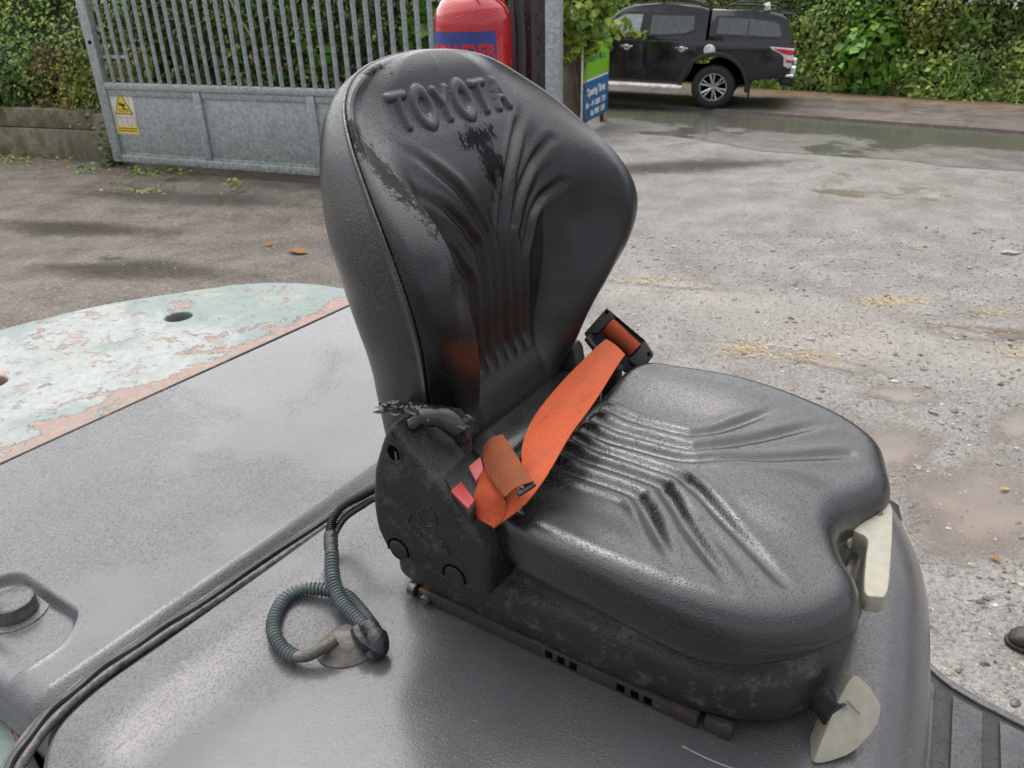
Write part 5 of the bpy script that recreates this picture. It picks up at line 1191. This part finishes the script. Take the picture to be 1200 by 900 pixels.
slab('buckle_collar', lift([(.108, -.206, .300), (.113, -.168, .312), (.150, -.188, .312), (.140, -.222, .300)], .020), .016, M['rubber'], bk, .004, .004)
slab('tongue_tip', [(.226, -.274, .312), (.234, -.249, .318), (.243, -.253, .316), (.232, -.276, .308)], .006, M['rubber'], seat, .0015, .004)
RN = Vector((.346, -.786, .512)).normalized()
RP = [(.072, .265, .341), (.150, .267, .293), (.170, .263, .272), (.157, .240, .245), (.132, .227, .242), (.047, .226, .299)]
OP = [(.074, .241, .303), (.092, .262, .324), (.145, .264, .290), (.132, .241, .264)]
rt_ = slab('belt_retractor', RP, .014, M['rubber'], seat, .003, -.010)
P_ = [Vector(p) for p in RP]; OPv = [Vector(p) for p in OP]
def bar(name, pts, mat=M['rubber'], th=.016): return slab(name, pts, th, mat, rt_, .003, .004)
ax = (OPv[2] - OPv[1]).normalized(); upv = (OPv[1] - OPv[0]).normalized()
bar('housing_bar', [P_[0], P_[1], OPv[2] + upv * .004, OPv[1] + upv * .004]); bar('housing_cheek', [P_[0], OPv[1] - ax * .001 + upv * .004, OPv[0] - ax * .001 - upv * .006, P_[5]]); bar('housing_cheek', [P_[1], P_[2], P_[3], OPv[3] + ax * .001 - upv * .004, OPv[2] + ax * .001 + upv * .002])
mb = MB(); cA = (OPv[0] + OPv[1]) / 2; cB = (OPv[3] + OPv[2]) / 2; mb.tube([cA + RN * -.002, cA.lerp(cB, .49) + RN * -.0015, cA.lerp(cB, .51) + RN * -.0015, cB + RN * -.002], [.0165, .0165, .0155, .0155], 18); mb.build('rolled_webbing', M['belt_dark'], rt_)
for s in ((.075, .261, .334), (.162, .259, .272)):
    mb = MB(); mb.lathe([(0, .0008), (.0032, .0008), (.0032, -.004)], 12, Matrix.Translation(Vector(s) + RN * .0045) @ rot_to(RN)); mb.build('screw', M['void'], rt_)
mb = MB(); mb.box((.075, .22, .02), (.12, .25, .265), .01); mb.tube([(.06, .215, .297), (.085, .205, .283)], .006, 8); mb.lathe([(0, .006), (.006, .006), (.007, 0)], 10, Matrix.Translation((.062, .222, .297)) @ rot_to(RN)); mb.lathe([(0, .006), (.006, .006), (.007, 0)], 10, Matrix.Translation((.125, .222, .252)) @ rot_to(RN)); mb.build('retractor_bracket', M['rubber'], seat)

# cream slide lever in the front notch and weight knob
HP = [(.557, .125), (.583, .147), (.600, .140), (.611, .115), (.632, -.015), (.637, -.066), (.628, -.077), (.613, -.075), (.600, -.005), (.592, .038), (.567, .053)]
mb = MB(); mb.prism([tuple(p) for p in catmull(HP, 4, True)], .026, Matrix.Translation((0, 0, .159)), .008); hd = mb.build('slide_lever', M['cream'], seat, True, 35)
mb = MB(); mb.box((.50, .03, .150), (.575, .12, .176), .006); mb.build('lever_arm', M['cream'], hd)
mb = MB(); mb.lathe([(0, .0015), (.0075, .0015), (.008, 0)], 14, Matrix.Translation((.592, .105, .1850))); mb.build('screw', M['bolt'], hd)
mb = MB(); mb.box((.50, -.015, .10), (.59, .05, .15), .008); mb.build('latch_box', M['bolt'], hd)
mb = MB(); mb.box((.560, .088, .1846), (.572, .090, .1856)); mb.box((.572, .070, .1846), (.574, .1, .1856)); mb.build('moulded_mark', M['bolt'], hd)
KP = [(.62, -.117, .074), (.638, -.107, .071), (.655, -.109, .055), (.662, -.115, .044), (.662, -.129, .030), (.654, -.149, .017), (.640, -.170, .006), (.613, -.196, .001), (.609, -.188, .012)]
Kc = catmull(KP, 4, True); kb = slab('weight_knob', [tuple(p) for p in Kc], .034, M['cream'], seat, .009, .004)
KN = Vector((.477, -.62, .623)).normalized()
mb = MB(); mb.tube([Vector((.628, -.141, .064)) - KN * .004, Vector((.635, -.141, .058)) - KN * .004, Vector((.646, -.141, .050)) - KN * .004], .0007, 5); mb.build('arrow_mark', M['bolt'], kb)
xk = Vector((.78, .55, -.05)); xk = (xk - KN * xk.dot(KN)).normalized(); yk = KN.cross(xk); Mk = Matrix((xk, yk, KN)).transposed().to_4x4(); Mk.translation = Vector((.627, -.147, .059)) - KN * .0035
decal('lettering', text_mesh('R', .011, .0005), M['bolt'], kb, Mk)
mb = MB(); mb.tube([(.56, -.11, .035), (.60, -.13, .035), (.622, -.145, .035)], [.018, .018, .022], 14); mb.build('knob_shaft', M['rubber'], seat)

mb = MB(); pp = catmull([(.462, -.262, .0006), (.505, -.262, .0006), (.545, -.256, .0006), (.60, -.245, .0006), (.625, -.232, .0004)], 6)
mb.tube(pp, [.0004 + .0006 * abs(math.sin(i * 1.7)) for i in range(len(pp))], 4); mb.build('paint_scratch', simple('chalky_scratch', (.28, .28, .275), .6), fork)
# ------------------------------------------------------------------ small things
def stones():
    r = np.random.default_rng(9); n1 = 9000
    x = r.uniform(.6, 4.6, n1); y = r.uniform(1.9, 7.5, n1); s = r.uniform(.003, .010, n1) * (1 + (r.uniform(0, 1, n1) > .95) * 1.2)
    x2 = r.uniform(-4, .8, 1500); y2 = r.uniform(4.5, 9.5, 1500); s2 = r.uniform(.004, .010, 1500)
    x, y, s = np.concatenate([x, x2]), np.concatenate([y, y2]), np.concatenate([s, s2]); n = len(x)
    b = bmesh.new(); bmesh.ops.create_icosphere(b, subdivisions=1, radius=1); v0 = np.array([v.co[:] for v in b.verts]); f0 = np.array([[v.index for v in f.verts] for f in b.faces]); b.free()
    sc3 = s[:, None] * r.uniform(.6, 1.5, (n, 3)) * [1, 1, .55]; a = r.uniform(0, 6.28, n); jit = 1 + r.normal(0, .16, (n, len(v0), 1))
    V = v0[None] * jit * sc3[:, None]; c, s_ = np.cos(a)[:, None], np.sin(a)[:, None]
    V = np.stack([V[..., 0] * c - V[..., 1] * s_, V[..., 0] * s_ + V[..., 1] * c, V[..., 2]], -1) + np.stack([x, y, s * .15], -1)[:, None]
    F = (f0[None] + (np.arange(n) * len(v0))[:, None, None]).reshape(-1, 3)
    o = from_np('gravel', V.reshape(-1, 3), F, M['stone'], None, False); tag(o, 'loose gravel stones lying on the yard', kind='stuff')
stones()
def straw():
    r = np.random.default_rng(12); mb = MB(); V = []; F = []
    for cx, cy, rx, ry, k in ((1.55, 4.86, .2, .1, 150), (2.83, 5.6, .24, .07, 170), (1.9, 4.7, .3, .1, 130), (3.5, 5.35, .2, .08, 70), (1.15, 6.2, .25, .08, 80), (3.35, 4.65, .2, .08, 90), (2.3, 5.1, .4, .1, 50)):
        for _ in range(k):
            x, y = cx + r.normal(0, rx * .6), cy + r.normal(0, ry * .7); a = r.uniform(0, 3.14); L_ = r.uniform(.012, .05); w_ = r.uniform(.002, .005); z = r.uniform(.006, .014)
            d = np.array([math.cos(a), math.sin(a), r.uniform(-.1, .1)]) * L_ / 2; e = np.array([-math.sin(a), math.cos(a), 0]) * w_ / 2; c = np.array([x, y, z]); h = np.array([0, 0, .002]); i = len(V)
            V += [c - d - e, c - d + e, c + d + e, c + d - e, c - d + h, c + d + h]; F += [[i, i + 3, i + 5, i + 4], [i + 1, i + 4, i + 5, i + 2]]
    o = from_np('spilled_straw', V, F, M['strawm'], None, False); tag(o, 'scattered yellow straw on the gravel', kind='stuff')
straw()
def leaf(x, y, s, a, lab, mat='deadleaf'):
    mb = MB(); pts = [(0, -.5, 0), (.28, -.1, .08), (.22, .25, .12), (0, .55, .02), (-.24, .22, .14), (-.27, -.12, .06)]
    vs = [mb.bm.verts.new(p) for p in pts]; c = mb.bm.verts.new((0, 0, .03))
    for i in range(6): mb.bm.faces.new((c, vs[i], vs[(i + 1) % 6]))
    bmesh.ops.solidify(mb.bm, geom=mb.bm.faces[:], thickness=.02)
    o = mb.build('fallen_leaf', M[mat], None, False); o.location = (x, y, .012); o.scale = (s, s, s); o.rotation_euler = (0, 0, a)
    tag(o, lab, 'leaf', 'fallen leaves on the yard')
leaf(2.02, 2.66, .05, .5, 'small orange leaf at the near rim of the pinkish puddle'); leaf(2.34, 3.16, .05, 1.6, 'yellow leaf floating in the big puddle', 'strawm')
leaf(-1.95, 7.23, .22, 1.2, 'orange brown leaf litter on the wet earth left of the backrest'); leaf(-2.3, 7.5, .12, .3, 'small dark orange leaf near the left earth')
leaf(4.35, 6.66, .15, 1.5, 'pale scrap lying at the right edge of the yard', 'white')
# boot at the right edge of the picture
def boot():
    t = thing('work_boot', 'muddy brown work boot standing on the gravel at the right edge', 'boot', (1.852, 2.185, 0), R_(160))
    # sections along the foot, toe at +x: (x, half width, height, base)
    sec = [(.045, .012, .030, .024), (.035, .030, .052, .016), (.01, .043, .068, .014), (-.03, .049, .076, .014), (-.08, .047, .088, .014), (-.12, .042, .118, .014), (-.16, .042, .20, .014), (-.20, .044, .205, .014), (-.235, .036, .20, .016), (-.25, .02, .18, .02)]
    n = 20; V = []
    for x, hw, h, b in sec:
        for k in range(n):
            a = 2 * math.pi * k / n; cy, cz = math.cos(a), math.sin(a); V.append((x, hw * np.sign(cy) * abs(cy) ** .8, b + (h - b) * (.5 + .5 * np.sign(cz) * abs(cz) ** .85)))
    m = len(sec); i = np.arange(m - 1)[:, None]; j = np.arange(n)[None]; j2 = (j + 1) % n
    F = np.stack([i * n + j, i * n + j2, (i + 1) * n + j2, (i + 1) * n + j], -1).reshape(-1, 4)
    o = from_np('upper', V, F, M['boot'], t, True); b = bmesh.new(); b.from_mesh(o.data); b.verts.ensure_lookup_table(); b.faces.new([b.verts[k] for k in range(n)]); b.faces.new([b.verts[(m - 1) * n + k] for k in range(n)]); bmesh.ops.recalc_face_normals(b, faces=b.faces[:]); b.to_mesh(o.data); b.free(); o.data.polygons.foreach_set('use_smooth', [True] * len(o.data.polygons))
    mb = MB(); prof = [(s[0] + (.006 if q == 0 else 0), s[1] + .005) for q, s in enumerate(sec)]; mb.prism([(x, y) for x, y in prof] + [(x, -y) for x, y in prof[::-1]], .022, Matrix(), .004); mb.build('sole', M['rubber'], t)
    mb = MB()
    for k in range(4): x = -.07 - k * .018; z = .086 + k * .020; mb.tube(catmull([(x, -.03, z - .008), (x - .004, 0, z + .010), (x - .008, .03, z - .006)], 4), .003, 6)
    mb.build('laces', M['twig'], t)
boot()
